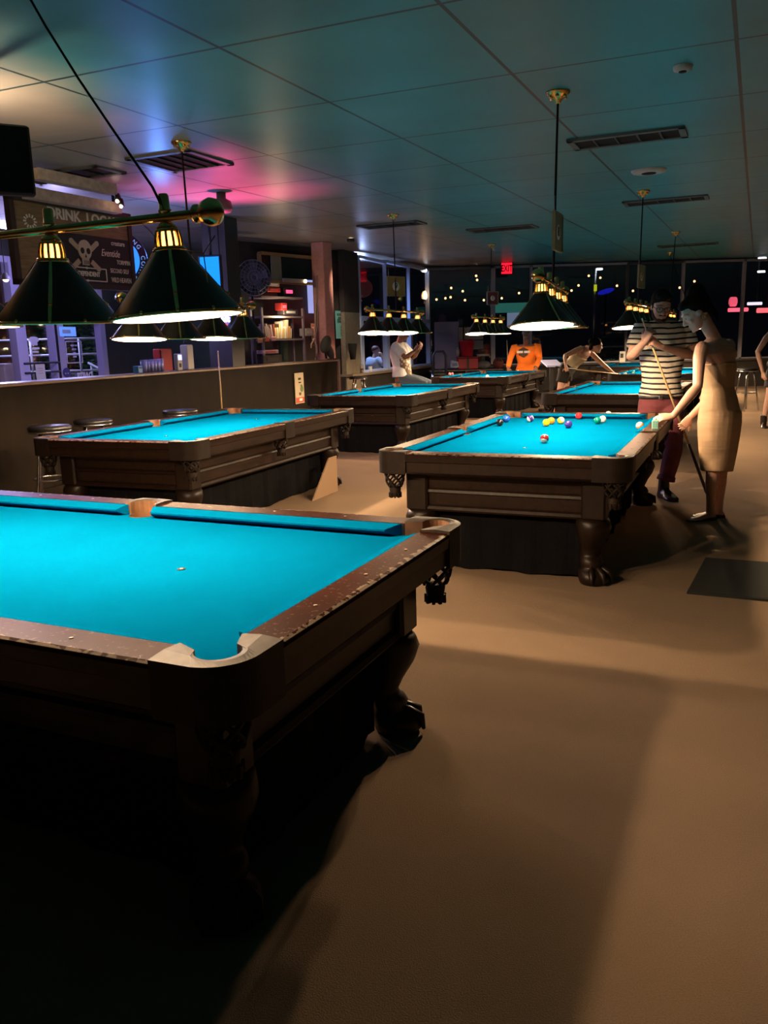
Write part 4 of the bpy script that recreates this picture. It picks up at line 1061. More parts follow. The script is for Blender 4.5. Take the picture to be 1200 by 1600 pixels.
MB().tube([(0, .04, 0), (0, .14, -.02)], .035, 12).build('motor', black, t)
MB().tube([(0, .14, -.02), (0, .14, -p.z+.0)], .018, 8).build('stand', black, t)
# hat and rope hung on the end of the wall
q = wl(514, .18, 0); pq = aty(514, 535, q.y); pq.x = q.x
t = thing('cap', 'dark cap hung at the end of the low wall, in front of the salmon column', 'cap', (q.x, q.y, ZW+.02), BA)
rot = M4.Rotation(R(25), 3, 'Y')
MB().ball((0, 0, .24), (.085, .10, .16), 20, rot).build('crown', mat('cap_dark', (.05, .05, .035), .8), t)
MB().ball((.06, -.02, .13), (.05, .09, .17), 16, M4.Rotation(R(-28), 3, 'Y')).build('brim', mat('cap_brim', (.09, .085, .06), .8), t)
MB().tube([(0, 0, 0), (-.03, 0, .18), (0, 0, .25)], .02, 8).build('peg', black, t)
q = wl(497, .12, 0); c = V((q.x, q.y, 0)); zk = aty(497, 531, q.y).z
rp = MB(); hz = aty(505, 430, q.y).z
rp.tube([c+V((.08, .0, hz)), c+V((.03, 0, zk+.25)), c+V((0, 0, zk))], .007, 6); rp.tube([c+V((.10, 0, hz)), c+V((.06, 0, zk+.2)), c+V((0, 0, zk))], .007, 6)
rp.tube([c+V((0, 0, zk)), c+V((-.05, 0, zk-.06)), c+V((-.06, 0, zk-.13))], .012, 6); rp.tube([c+V((0, 0, zk)), c+V((.03, 0, zk-.10)), c+V((.03, 0, zk-.22))], .011, 6); rp.ball(c+V((0, 0, zk)), .03, 8)
tag(rp.build('rope', mat('rope', (.55, .38, .24), .8)), 'knotted pale rope hanging beside the cap', 'rope')
t = thing('dart_bucket', 'black tapered bucket on the strip under the teal notice', 'bucket', tuple(V(T0)+TD*.06+V((TD.y, -TD.x, 0))*.16+V((0, 0, aty(536, 562, T0.y).z))), 0)
MB().lathe([(.001, 0), (.05, 0), (.09, .30), (.082, .30), (.045, .01), (.001, .01)], 20).build('body', matte_black, t)
MB().tube([(.09*math.cos(R(20*k)), .09*math.sin(R(20*k)), .30) for k in range(19)], .006, 5).build('rim', black, t)

# ------------------------------------------------------------------ left storefront and patio
def sl(px, off=3.0, z=0): return wl(px, off, z)
zt1 = 2.62
edges = [-70, 49, 101, 172]
lav = mat('frame_lavender', (.46, .42, .62), .5)
for i in range(3):
    p0, p1 = sl(edges[i]), sl(edges[i+1]); ln = (p1-p0).length; fr = MB()
    fr.box((ln, 0, zt1/2), (.19 if i == 0 else .11, .12, zt1)); fr.box((ln/2, 0, zt1-.04), (ln, .1, .08)); fr.box((ln/2, 0, .15), (ln, .1, .3))
    if i == 2: fr.box((.10, -.005, zt1/2), (.14, .10, zt1))
    o = fr.build('window_%d' % (21+i) if i != 1 else 'door_1', lav, None, (p0.x, p0.y, 0), WA); o['kind'] = 'structure'
    g_ = MB(); g_.box((ln/2, .02, zt1/2), (ln-.1, .01, zt1-.2)); g_.build('pane', glass, o)
    if i == 1:
        for py in (567, 582):
            z = aty(78, py, p0.y).z; MB().tube([(-.02, -.07, z), (ln+.0, -.07, z)], .014, 8).build('push_bar', black, o)
        m_ = MB(); m_.box((.05, .0, 1.2), (.04, .13, 2.3)); 
    if i == 2:
        MB().box((-.005, -.062, zt1/2), (.03, .03, zt1)).build('door_gap', matte_black, o)
p1 = sl(172); p2 = sl(356); ln = (p2-p1).length
m_ = MB(); m_.box((ln/2, .02, 1.45), (ln, .10, 2.9)); struct('wall_bar_left', m_, darkwall, p1, WA)
p0 = sl(-120); p1_ = sl(172); ln = (p1_-p0).length
m_ = MB(); m_.box((ln/2, .02, 2.80), (ln, .10, .34)); struct('wall_header', m_, darkwall, p0, WA)
# decals on the glass
def decal(name, label, cat, px0, px1, py0, py1, off=2.94):
    q = sl(px0, off); p = aty(px0, py1, q.y); p.x, p.y = q.x, q.y; w = (sl(px1, off)-q).length; h = aty(px0, py0, q.y).z-p.z
    return thing(name, label, cat, p, WA), w, h
whd = mat('decal_white', (.65, .62, .75), .6, emit=(.5, .5, .8), estr=.0)
t, w, h = decal('window_decal', 'white framed notice on the right glass pane', 'decal', 119, 142, 533, 567)
fr = MB()
for x in (0, w): fr.box((x, 0, h/2), (.014, .004, h))
for z in (0, h): fr.box((w/2, 0, z), (w, .004, .014))
fr.build('border', whd, t)
for k, (s_, z) in enumerate((('MON-THU', .80), ('FRI SAT', .62), ('SUN', .45), ('OPEN', .28))): text_mesh(s_, h*.12, whd, 'lettering', t, (w/2, -.003, h*z), squash=.8)
t, w, h = decal('window_decal', 'white DARTS lettering reading backwards low on the right glass pane', 'decal', 133, 153, 582.5, 592)
o = text_mesh('DARTS', h*1.25, whd, 'lettering', t, (w/2, 0, h/2), bold=.006); o.scale = (-1, 1, 1)
o.scale = (1, 1, 1)
for v in o.data.vertices: v.co.x *= -1
o.data.flip_normals()
t, w, h = decal('window_decal', 'white skull and cue emblem on the door glass', 'decal', 63, 81, 524, 556)
em = MB(); fl_ell(em, w/2, h*.80, w*.42, h*.16, -.004, 0); em.box((w/2, -.002, h*.60), (w*.5, .004, h*.14)); em.box((w/2, -.002, h*.38), (w*.75, .004, h*.10)); em.box((w/2, -.002, h*.20), (w*.55, .004, h*.08)); em.box((w/2, -.002, h*.05), (w*.8, .004, h*.05)); em.build('emblem', whd, t)
t, w, h = decal('window_decal', 'round dark blue sticker low on the door edge', 'decal', 110, 121.5, 574.5, 590)
em = MB(); fl_ell(em, w/2, h/2, w/2, h/2, -.004, 0); em.build('disc', mat('sticker_blue', (.03, .03, .22), .5), t)
for s_ in (-1, 1): e2 = MB(); fl_ell(e2, w/2+s_*w*.15, h*.42, w*.06, h*.06, -.006, -.004); e2.build('dot', whd, t)
t, w, h = decal('window_paper', 'white paper sheet hung on the door push bars', 'paper', 70, 84, 569, 596, 2.84)
MB().box((w/2, 0, h/2), (w, .006, h)).build('sheet', paper, t); 
for k in range(3): MB().box((w/2, -.004, h*(.75-.14*k)), (w*.5, .002, .008)).build('line', mat('pinkline', (.5, .25, .3), .7), t)
t, w, h = decal('window_poster', 'blue lit poster at the top of the right glass pane', 'poster', 112, 136, 510, 525, 2.94)
MB().box((w/2, 0, h/2), (w, .006, h)).build('sheet', emat('poster_blue', (.12, .28, .8), .45), t); MB().box((w*.4, -.004, h*.5), (w*.5, .004, h*.4)).build('picture', mat('poster_pale', (.5, .6, .8), .6), t)
# patio beyond
def patio(px, py, Y): return aty(px, py, Y)
q = patio(-60, 560, 17.5); q2 = patio(60, 560, 17.5)
m_ = MB(); m_.box(((q2.x-q.x)/2, 0, 1.5), (q2.x-q.x, .2, 3.0)); struct('wall_patio', m_, mat('patio_brown', (.28, .10, .07), .8), (q.x, 17.6, 0), 0)
hedgem = mat('hedge', (.05, .16, .05), .8, noise=.6, nscale=25)
def leafy(name, label, px0, px1, z0, z1, Y, n, cat='hedge', s=.09):
    x0, x1 = patio(px0, 560, Y).x, patio(px1, 560, Y).x; mb = MB(); rnd = random.Random(px0)
    for _ in range(n):
        c = V((rnd.uniform(x0, x1), Y+rnd.uniform(-.3, .3), rnd.uniform(z0, z1))); rt = M4.Rotation(rnd.uniform(0, 6), 3, 'Z') @ M4.Rotation(rnd.uniform(-1, 1), 3, 'X')
        k = s*rnd.uniform(.6, 1.4); mb.add([c+rt @ V(p_) for p_ in ((-k, 0, 0), (0, -k*.4, 0), (k, 0, k*.2), (0, k*.4, 0))], [[0, 1, 2, 3]])
    o = mb.build(name, hedgem); tag(o, label, cat, kind='stuff'); return o
leafy('hedge', 'green leaves behind the door glass at the left', 40, 118, .02, 2.2, 16.5, 900)
leafy('hedge', 'dark green leaves behind the right glass pane', 128, 176, .02, 2.4, 15.8, 800)
fn = mat('rail_pale', (.40, .44, .45), .5)
t = thing('patio_railing', 'pale metal railing outside the left window', 'railing', patio(-20, 610, 14.5), 0)
for k in range(4): MB().tube([(.85*k, 0, 0), (.85*k, 0, .85)], .022, 8).build('post', fn, t)
for z in (.30, .58, .85): MB().tube([(0, 0, z), (2.55, 0, z)], .018, 8).build('rail', fn, t)
t = thing('planter', 'cream planter box outside the left window, low at the frame edge', 'planter', patio(2, 612, 12.6), 0)
zp_ = t.location.z; t.location.z = 0
MB().box((0, 0, (zp_+.4)/2), (.32, .3, zp_+.4), bev=.01).build('box', mat('planter_cream', (.55, .47, .40), .7), t); MB().box((0, 0, zp_+.40), (.36, .34, .04)).build('rim', mat('planter_rim', (.5, .44, .38), .7), t)
t = thing('patio_sign', 'white sign board beside the lavender window post outside', 'sign', patio(28, 561, 13.0), 0)
MB().box((.07, 0, .13), (.14, .02, .26)).build('board', whd, t); MB().tube([(.07, .02, .2), (.07, .02, -1.2)], .015, 8).build('pole', fn, t)
st = thing('handrail', 'sloping pale handrail outside the right glass pane', 'railing', patio(138, 567, 14.8), 0)
MB().tube([(0, 0, 0), (.62, -.3, -.28)], .02, 8).build('rail', fn, st); MB().tube([(.05, 0, 0), (.05, 0, -1.0)], .02, 8).build('post', fn, st)
area('patio_fill', (-6.6, 14.0, 2.85), (-5.6, 11.5, .9), 210, (.46, .44, 1.0), 1.2, .8)  # lavender light and its housing added to brighten the left exterior
t = thing('added_patio_lamp', 'square lavender lamp under the patio roof', 'lamp', (-6.6, 14.0, 2.9), 0)
MB().box((0, 0, .02), (1.2, .8, .05), bev=.01).build('housing', fn, t)
for i, (px, py) in enumerate(((9, 436), (143, 465), (185, 466), (193, 468))):
    q = sl(px, 2.3); p = aty(px, py, q.y); t = thing('pendant_lamp', ['small pendant lamp glowing at the left frame edge', 'small pendant lamp seen against the dark blue glass', 'small warm pendant beside the large shade edge, left of two', 'small warm pendant beside the large shade edge, right of two'][i], 'lamp', p)
    MB().ball((0, 0, 0), .035, 14).build('bulb', emat('pendant_warm', (1, .62, .34), 3.5), t)
    MB().lathe([(.02, .07), (.045, .03), (.052, -.01), (.048, -.01), (.040, .025), (.018, .06)], 20, caps=False).build('shade', mat('pendant_shade', (.20, .18, .22), .4), t)
    MB().tube([(0, 0, .06), (0, 0, ceil_z(q.y)-p.z-.01)], .006, 6).build('cord', matte_black, t)
for i, (px, py0, py1, wd) in enumerate(((129, 447, 458, 5), (139, 448, 458, 3))):
    t, w, h = decal('glass_tube', ['short blue lit tube high behind the sign, left of two', 'short blue lit tube high behind the sign, right of two'][i], 'lamp', px-wd/2, px+wd/2, py0, py1, 2.6)
    MB().tube([(w/2, 0, 0), (w/2, 0, h)], w/2, 10).build('tube', emat('tube_blue', (.08, .30, 1.0), 1.6), t); MB().tube([(w/2, 0, h), (w/2, 0, ceil_z(sl(px, 2.6).y)-t.location.z)], .006, 5).build('cord', matte_black, t)
t, w, h = decal('glass_tube', 'tall blue lit tube slanting above the large left shade', 'lamp', 156, 161, 449, 494, 2.6)
MB().tube([(w/2, 0, 0), (w/2-.02, 0, h)], w/2, 10).build('tube', emat('tube_blue2', (.10, .22, .8), .6), t); MB().tube([(w/2-.02, 0, h), (w/2-.02, 0, ceil_z(sl(158, 2.6).y)-t.location.z)], .006, 5).build('cord', matte_black, t)

# ------------------------------------------------------------------ back windows: counter clutter, lights outside
def bk(name, label, cat, px0, px1, py0, py1, Y, group=None):
    p = aty(px0, py1, Y); q = aty(px1, py1, Y); h = aty((px0+px1)/2, py0, Y).z-p.z
    return thing(name, label, cat, p, 0, group), q.x-p.x, h
YC = 19.9
t, w, h = bk('side_counter', 'long dark counter under the far windows, left of the man in orange', 'counter', 672, 786, 578, 581, YC)
MB().box((w/2, .2, h/2), (w, .5, h)).build('top', mat('counter_top', (.16, .13, .11), .5), t)
for x in (.06, w/2, w-.06): MB().box((x, .2, -t.location.z/2), (.06, .4, t.location.z)).build('leg', black, t)
zc_ = t.location.z+h
t, w, h = bk('partition', 'pale mauve panel standing at the far left window corner', 'panel', 679.5, 717, 503, 577, YC+.9)
MB().box((w/2, 0, h/2), (w, .05, h), bev=.01).build('panel', mat('mauve', (.27, .22, .26), .8), t)
fr = MB()
for x in (.12, w-.12): fr.box((x, .0, -t.location.z/2), (.04, .3, t.location.z))
fr.build('foot', black, t)
for i, (a_, b_, c_, d_, lab) in enumerate(((709, 723, 511.5, 533, 'white sheet hung on the far glass, left of the pair'), (725.5, 743, 511, 520, 'cream sheet hung on the far glass, just above the red bucket'), (738, 755, 532, 546, 'grey sheet on the far glass, right of the red bucket'), (725, 755, 520.5, 531, 'wide beige sheet on the far glass behind the small lamp'))):
    t, w, h = bk('paper_sheet', lab, 'paper', a_, b_, c_, d_, YB-.16); MB().box((w/2, 0, h/2), (w, .01, h)).build('sheet', [paper, mat('sheet_cream', (.6, .58, .44), .8), mat('sheet_grey', (.40, .38, .34), .8), mat('sheet_beige', (.46, .40, .34), .8)][i], t)
    MB().box((w*.15, -.01, h), (.03, .02, .05)).build('clip', black, t)
redb = mat('bucket_red', (.60, .02, .05), .4)
t, w, h = bk('bucket', 'large red bucket on the far counter', 'bucket', 719.5, 741, 532, 557, YC+.1)
MB().lathe([(.001, 0), (w*.42, 0), (w*.55, h), (w*.58, h), (w*.58, h-.03), (w*.50, h-.03), (w*.40, .02), (.001, .02)], 24, (w/2, .1, 0)).build('body', redb, t)
MB().tube([(w/2-w*.55*math.cos(R(18*k)), .1, h-.02+.06*math.sin(R(18*k))) for k in range(11)], .008, 5).build('handle', redb, t)
t, w, h = bk('cooler', 'dark red box on the far counter under the red bucket', 'box', 715, 747, 557.5, 577.5, YC+.1)
MB().box((w/2, .1, h*.46), (w, .3, h*.9), bev=.02).build('body', mat('cooler_red', (.38, .015, .03), .5), t); MB().box((w/2, .1, h*.95), (w+.02, .32, h*.12), bev=.01).build('lid', mat('cooler_lid', (.16, .01, .02), .5), t); MB().box((w*.5, -.06, h*.45), (.05, .02, h*.85)).build('strap', black, t)
t, w, h = bk('card_box', 'pale blue box on the far counter, left of the dark red box', 'box', 704, 717, 563, 574.5, YC-.1)
MB().prism_y([(0, 0), (w, 0), (w*.92, h*.8), (w*.25, h), (w*.05, h*.9)], 0, .2).build('body', mat('pale_blue', (.35, .42, .62), .6), t); 
for k in range(2): MB().box((w/2, -.004, h*(.5-.2*k)), (w*.6, .006, .02)).build('label_line', mat('navy_line', (.05, .07, .25), .6), t)
t, w, h = bk('glass_bowl', 'clear glass bowl glinting on the far counter, left of the bucket', 'bowl', 713, 719, 546, 556.5, YC)
MB().lathe([(.001, .0), (w*.3, .0), (w*.5, h*.5), (w*.42, h), (w*.38, h), (w*.45, h*.5), (w*.26, .02), (.001, .02)], 20, (w/2, .1, 0)).build('bowl', mat('bowl_glass', (.32, .26, .27), .1), t); MB().ball((w/2, .1, h+.02), .025, 8).build('knob', chrome, t)
t, w, h = bk('fruit_bowl', 'dark bowl on the far counter, right of the red bucket', 'bowl', 748, 762, 545, 553, YC+.38)
MB().lathe([(.001, .0), (w*.25, .0), (w*.5, h), (w*.46, h), (w*.22, .02), (.001, .02)], 20, (w/2, .1, 0)).build('bowl', mat('bowl_plum', (.14, .08, .09), .4), t); MB().box((w/2, .1, -.03), (w*1.2, .3, .05)).build('tray', mat('tray_pale', (.36, .32, .30), .6), t)
MB().box((w/2, .1, (zc_-t.location.z-.05)/2), (.10, .10, max(.02, t.location.z-zc_-.05))).build('riser', black, t)
t, w, h = bk('bag', 'slumped grey bag on the far counter, beside the silver window post', 'bag', 745, 770, 566, 577.5, YC)
MB().ball((w/2, .22, h*.62), (w*.46, .14, h*.58), 20).build('body', mat('bag_grey', (.14, .14, .16), .8), t); MB().tube([(w*.3, .22, h*.95), (w*.5, .22, h*1.3), (w*.7, .22, h*.95)], .012, 6).build('strap', black, t)
t, w, h = bk('bag', 'dark red bag beyond the silver window post, left of the man in orange', 'bag', 771, 790, 562, 577.5, YC)
MB().ball((w/2, .22, h*.62), (w*.46, .14, h*.58), 20).build('body', mat('bag_red', (.14, .03, .02), .8), t); MB().tube([(w*.3, .1, h*.85), (w*.5, .1, h*1.2), (w*.7, .1, h*.85)], .012, 6).build('strap', black, t)
t, w, h = bk('chair', 'dark chair back in front of the mauve panel', 'chair', 677, 697, 549, 585, YC-.7)
MB().tube([(0, 0, 0), (0, 0, h*.8), (w*.2, 0, h), (w*.8, 0, h), (w, 0, h*.8), (w, 0, 0)], .03, 8).build('back_frame', mat('chair_navy', (.03, .03, .06), .5), t)
MB().box((w/2, .2, 0), (w, .45, .06), bev=.01).build('seat', black, t)
for x in (0, w):
    for y in (0, .4): MB().tube([(x, y, 0), (x, y, -t.location.z)], .02, 6).build('leg', chrome, t)
t, w, h = bk('side_table', 'small table with a pale blue top behind the bending woman', 'table', 853, 878, 561.5, 571, 15.2)
MB().add([V((0, -.1, 0)), V((w, -.1, 0)), V((w, .5, .09)), V((0, .5, .09)), V((0, -.1, -.03)), V((w, -.1, -.03)), V((w, .5, .06)), V((0, .5, .06))], [[0, 1, 2, 3], [7, 6, 5, 4], [0, 4, 5, 1], [1, 5, 6, 2], [2, 6, 7, 3], [3, 7, 4, 0]]).build('top', mat('pale_blue_top', (.30, .33, .55), .4), t)
MB().box((w/2, .2, -t.location.z/2), (.07, .07, t.location.z)).build('leg', black, t); MB().box((w/2, .2, -t.location.z+.02), (.4, .4, .04)).build('base', black, t)
t, w, h = bk('menu_stand', 'white menu card standing by the far windows, left of the striped elbow', 'menu', 967.5, 976.5, 549, 566, 20.4)
MB().box((w/2, 0, h/2), (w, .03, h)).build('card', paper, t); MB().box((w*.2, 0, -.01), (w*3, .2, .03)).build('base', mat('stand_base', (.40, .32, .24), .6), t)
MB().box((w*.4, -.018, h*.6), (w*.5, .004, h*.4)).build('print', lettering_dark, t)
MB().box((w*.2, 0, -t.location.z/2), (.06, .06, t.location.z-.04)).build('pole', black, t)
# teal awning outside
YO = 24.0
t, w, h = bk('awning', 'teal green awning beyond the far windows, left of the end-on lamp', 'awning', 769, 832, 472, 488, YO)
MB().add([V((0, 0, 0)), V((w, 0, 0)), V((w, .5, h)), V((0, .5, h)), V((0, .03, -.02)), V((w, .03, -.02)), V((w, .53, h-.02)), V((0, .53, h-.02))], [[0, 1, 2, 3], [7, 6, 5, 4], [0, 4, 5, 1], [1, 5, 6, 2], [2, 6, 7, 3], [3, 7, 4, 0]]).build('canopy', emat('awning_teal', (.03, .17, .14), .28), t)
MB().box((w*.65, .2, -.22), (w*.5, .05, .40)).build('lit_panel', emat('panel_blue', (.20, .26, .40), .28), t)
for x in (.05, w-.05): MB().tube([(x, .3, 0), (x, .3, -t.location.z)], .04, 8).build('post', steel, t)
leafy('hedge', 'dark green hedge outside the far windows behind the bending woman', 930, 1080, .05, 1.35, 25, 900, s=.14)
t = thing('street_railing', 'thin pale railing outside the far windows beside the bending woman', 'railing', aty(930, 566, 23.5), 0)
for k in range(5): MB().tube([(k*.95, 0, -t.location.z), (k*.95, 0, .42)], .02, 6).build('post', fn, t)
MB().tube([(0, 0, .42), (3.8, 0, .42)], .02, 6).build('rail', fn, t); MB().tube([(0, 0, 0), (3.8, 0, 0)], .02, 6).build('rail', fn, t)
# string lights mirrored in the far glass, built as bulbs outside
SB = [[(682, 468), (696, 466), (704, 464.5), (726.5, 469), (756, 469), (784, 466)], [(705, 450), (723, 455), (744, 431), (745.5, 437.5), (811, 458), (893, 454), (904, 446)], [(920, 431), (938, 434), (964, 446.5), (989, 454.5), (1062, 449.5), (1085, 439.5)]]
for i, pts in enumerate(SB):
    t = thing('mirrored_string_light', ['lowest strand of warm string lights outside, left of the EXIT sign', 'strand of warm string lights outside, under the EXIT sign', 'strand of warm string lights outside, around the street lamp and the standing man'][i], 'string light', aty(*pts[0], 23.0))
    o_ = V(t.location); W_ = [aty(px, py, 23.0+.15*math.sin(j*2.3))-o_ for j, (px, py) in enumerate(pts)]
    MB().tube([p_+V((0, 0, .09)) for p_ in W_], .006, 5).build('wire', matte_black, t)
    for j, p_ in enumerate(W_):
        bb = MB().ball(p_, .032, 10).build('bulb', emat('string_warm', (1, .55, .25), 1.3), t); MB().tube([p_+V((0, 0, .04)), p_+V((0, 0, .10))], .02, 6).build('socket', matte_black, bb)
# street lamps outside
def street_lamp(px, py0, py1, pxh, Y, label, e):
    p = aty(px, py1, Y); h = aty(px, py0, Y).z; t = thing('street_lamp', label, 'street lamp', (p.x, p.y, 0))
    MB().tube([(0, 0, 0), (0, 0, h)], .055, 10).build('pole', steel, t); dx = aty(pxh, py0, Y).x-p.x
    MB().tube([(0, 0, h), (dx, 0, h+.02)], .04, 8).build('arm', steel, t); MB().box((dx*.5, -.05, h-.03), (abs(dx)*.9, .15, .05), bev=.01).build('lamp_head', emat('street_white', (.8, .9, 1.0), e*.5), t)
    return t
t = street_lamp(927.5, 419.5, 520, 941, 26.6, 'street lamp with white head outside, right of the end-on billiard lamp', 4)
MB().box((.0, -.08, aty(928, 450, 26.6).z), (.09, .03, .20)).build('yellow_sign', emat('yellow_sign', (.5, .55, .02), .45), t)
t, w, h = bk('neon_sign', 'blurred blue light outside, right of the street lamp', 'sign', 933, 960, 450, 461, 25.5)
MB().ball((w*.5, 0, h*.5), (w*.5, .05, h*.38), 16, M4.Rotation(R(-14), 3, 'Y')).build('tube', emat('deep_blue', (.01, .015, .6), .25), t); MB().tube([(w/2, 0, h/2), (w/2, 0, -t.location.z)], .03, 6).build('pole', matte_black, t)
for i, (a_, b_, c_, d_, col, e, lab) in enumerate(((1185, 1197, 402, 405.5, (.85, .9, 1), 3, 'upper white tube light at the right frame edge'), (1184, 1195, 423, 426, (.85, .9, 1), 3, 'lower white tube light at the right frame edge'), (1138, 1168, 481, 487.5, (1, .10, .16), .9, 'long pink neon bar beyond the right window post'), (1183, 1215, 481, 489, (1, .12, .14), .8, 'pink neon bar cut by the right frame edge'), (1141, 1149, 464, 479, (1, .12, .2), .45, 'upright dim pink neon block above the long pink bar'), (1168, 1190, 472, 477, (.75, .7, .85), .7, 'pale oval lamp between the pink neon bars'))):
    t, w, h = bk('tube_light', lab, 'lamp', a_, b_, c_, d_, 22.6)
    MB().tube([(0, 0, h/2), (w, 0, h/2)], h/2, 10).build('tube', emat('tubecol_%d' % i, col, e), t); MB().box((w/2, .06, h/2), (w, .04, h*1.1)).build('backing', matte_black, t)
    MB().tube([(w*(.2+.11*i), .08, h/2), (w*(.2+.11*i), .08, 4.2-t.location.z)], .012, 6).build('hanger', matte_black, t)
t, w, h = bk('wall_sconce', 'bright warm flame-like lamp on the corner post of the far windows', 'lamp', 661, 668, 456, 468, YB-.45)
MB().lathe([(.001, 0), (.035, .02), (.05, .09), (.03, .17), (.001, .21)], 14, (w/2, 0, 0)).build('bulb', emat('flame', (1, .55, .25), 7), t); MB().box((w/2, .12, .05), (.06, .2, .06)).build('bracket', brass, t)
t, w, h = bk('corner_light', 'small white light near the top of the far corner post', 'lamp', 661.5, 667, 420, 425, YB-.45)
MB().ball((w/2, 0, h/2), .045, 12).build('bulb', emat('cool_white', (.9, .95, 1), 5), t); MB().tube([(w/2, 0, h/2), (w/2, .2, h/2)], .02, 6).build('bracket', steel, t)
# red oval sign between salmon column and D lamp
t = thing('oval_sign', 'dim red oval sign behind the glass, right of the salmon column', 'sign', aty(564, 450, 17.5), R(20))
MB().ball((0, 0, 0), (.26, .04, .20), 24).build('panel', mat('dim_red', (.07, .012, .010), .6, emit=(.12, .012, .012), estr=.06), t); MB().tube([(0, 0, .18), (0, 0, ceil_z(17.5)-t.location.z)], .008, 6).build('hanger', matte_black, t)
# pint glasses on the ledge
for i, px in enumerate((560, 573)):
    q = tl(px); p = V(T0)+TD*q+V((TD.y, -TD.x, 0))*.06; p.z = SILL2+.046
    t = thing('pint_glass', ['glass with dark drink on the window ledge, left of the seated person outside', 'small white cup on the window ledge beside the dark drink'][i], 'glass', p)
    if i == 0:
        MB().lathe([(.001, 0), (.034, 0), (.045, .16), (.042, .16), (.032, .01), (.001, .01)], 16).build('glass', mat('pint', (.35, .33, .33), .15), t); MB().lathe([(.001, .012), (.0335, .012), (.041, .085), (.001, .085)], 16).build('drink', mat('beer', (.10, .03, .015), .3), t)
    else:
        MB().lathe([(.001, 0), (.034, 0), (.042, .10), (.038, .10), (.03, .01), (.001, .01)], 16).build('cup', white_enamel, t); MB().lathe([(.001, .1), (.044, .1), (.044, .112), (.001, .112)], 16).build('lid', white_enamel, t)
area('street_glow', tuple(V(T0)+TD*2.4+V((-.9, 1.2, 2.6))), tuple(V(T0)+TD*1.6+V((0, 0, 1.2))), 45, (.42, .55, 1.0), .8, .5)
gr = MB(); gr.box((2, 30, -.06), (60, 17, .1)); struct('ground', gr, mat('asphalt', (.02, .02, .022), .9))

# ------------------------------------------------------------------ people
def ellring(c, r, f, w, d, n=24, p=2.4):
    out = []
    for k in range(n):
        an = 2*PI*k/n; cx, sx = math.cos(an), math.sin(an)
        q = (abs(cx)**p+abs(sx)**p)**(-1/p)
        out.append(c+r*(w*cx*q)+f*(d*sx*q))
    return out
def bez(p, n=6):
    return p
def limb(mb, pts, rad, seg=14):
    mb.tube(pts, rad, seg, round_ends=True)
def hand(mb, wrist, d, nrm, k=1.0, curl=.25, thumb=1, spread=.06, tdir=None):
    """d: direction of the palm, nrm: out of the back of the hand, thumb=+1/-1 side"""
    d = V(d).normalized(); nrm = V(nrm); nrm = (nrm-d*nrm.dot(d)).normalized(); s = d.cross(nrm)*thumb
    w = V(wrist)
    pl = .085*k
    # palm: flattened loft
    rings = []
    for t, hw, hd in ((-.01, .026, .020), (.02, .034, .019), (.05, .040, .017), (.085, .041, .014), (.098, .036, .011)):
        rings.append(ellring(w+d*t*k, s, nrm, hw*k, hd*k, 16))
    mb.loft(rings)
    for i, (off, ln, r) in enumerate(((.031, .072, .0092), (.0105, .080, .0095), (-.0105, .075, .0092), (-.0305, .058, .0082))):
        base = w+d*.085*k+s*off*k; dd = (d+s*off*spread*20*.5).normalized(); pts = [base]; rd = [r*k]
        c = curl*(1+.12*i)
        for j, f in enumerate((.45, .30, .25)):
            ax = dd.cross(nrm).normalized()
            dd = (M4.Rotation(-c*(1.0 if j else .8), 3, ax) @ dd)
            pts.append(pts[-1]+dd*ln*f*k); rd.append(r*k*(1-.09*(j+1)))
        mb.tube(pts, rd, 8, round_ends=True)
    tb = w+d*.025*k+s*.028*k-nrm*.004; td = (d*.62+s*.72-nrm*.28).normalized() if tdir is None else V(tdir).normalized()
    t2 = (td*.75+d*.55-nrm*.15).normalized()
    mb.tube([tb, tb+td*.036*k, tb+td*.036*k+t2*.028*k, tb+td*.036*k+t2*.050*k], [.014*k, .0115*k, .0105*k, .009*k], 8, round_ends=True)
def head_mesh(mb, c, f, up, k=1.0, female=False):
    """c centre of the skull, f face direction, up crown direction; head ~.23 m high"""
    f = V(f).normalized(); up = V(up); up = (up-f*up.dot(f)).normalized(); r = f.cross(up)
    rot = M4((r, f, up)).transposed()
    P = lambda x, y, z: c+r*(x*k)+f*(y*k)+up*(z*k)
    mb.ball(P(0, -.008, .022), (.074*k, .094*k, .092*k), 24, rot)            # cranium
    rings = []
    for z, w, d, y in ((.03, .069, .078, .012), (-.01, .067, .074, .017), (-.045, .061, .066, .022), (-.075, .050, .055, .028), (-.100, .034, .036, .042), (-.112, .018, .02, .050)):
        rings.append(ellring(P(0, y, z), r, f, w*k*(.96 if female else 1), d*k, 20, 2.2))
    mb.loft(rings)
    mb.tube([P(0, .084, .018), P(0, .098, -.010), P(0, .108, -.028)], [.008*k, .011*k, .013*k], 10, round_ends=True)   # nose
    for s in (-1, 1):
        mb.ball(P(s*.013, .094, -.032), (.008*k, .010*k, .007*k), 8, rot)
        mb.ball(P(s*.073, -.006, -.012), (.008*k, .019*k, .031*k), 12, rot)     # ear
        mb.tube([P(s*.012, .087, .028), P(s*.034, .084, .030), P(s*.054, .068, .024)], [.007*k, .008*k, .006*k], 8, round_ends=True)  # brow
        mb.ball(P(s*.040, .064, -.028), (.020*k, .016*k, .016*k), 10, rot)      # cheek
    mb.tube([P(-.022, .078, -.062), P(0, .090, -.060), P(.022, .078, -.062)], [.005*k, .0075*k, .005*k], 8, round_ends=True)
    mb.tube([P(-.020, .076, -.071), P(0, .088, -.072), P(.020, .076, -.071)], [.005*k, .0085*k, .005*k], 8, round_ends=True)
    mb.ball(P(0, .080, -.098), (.018*k, .014*k, .014*k), 10, rot)
    return P, rot
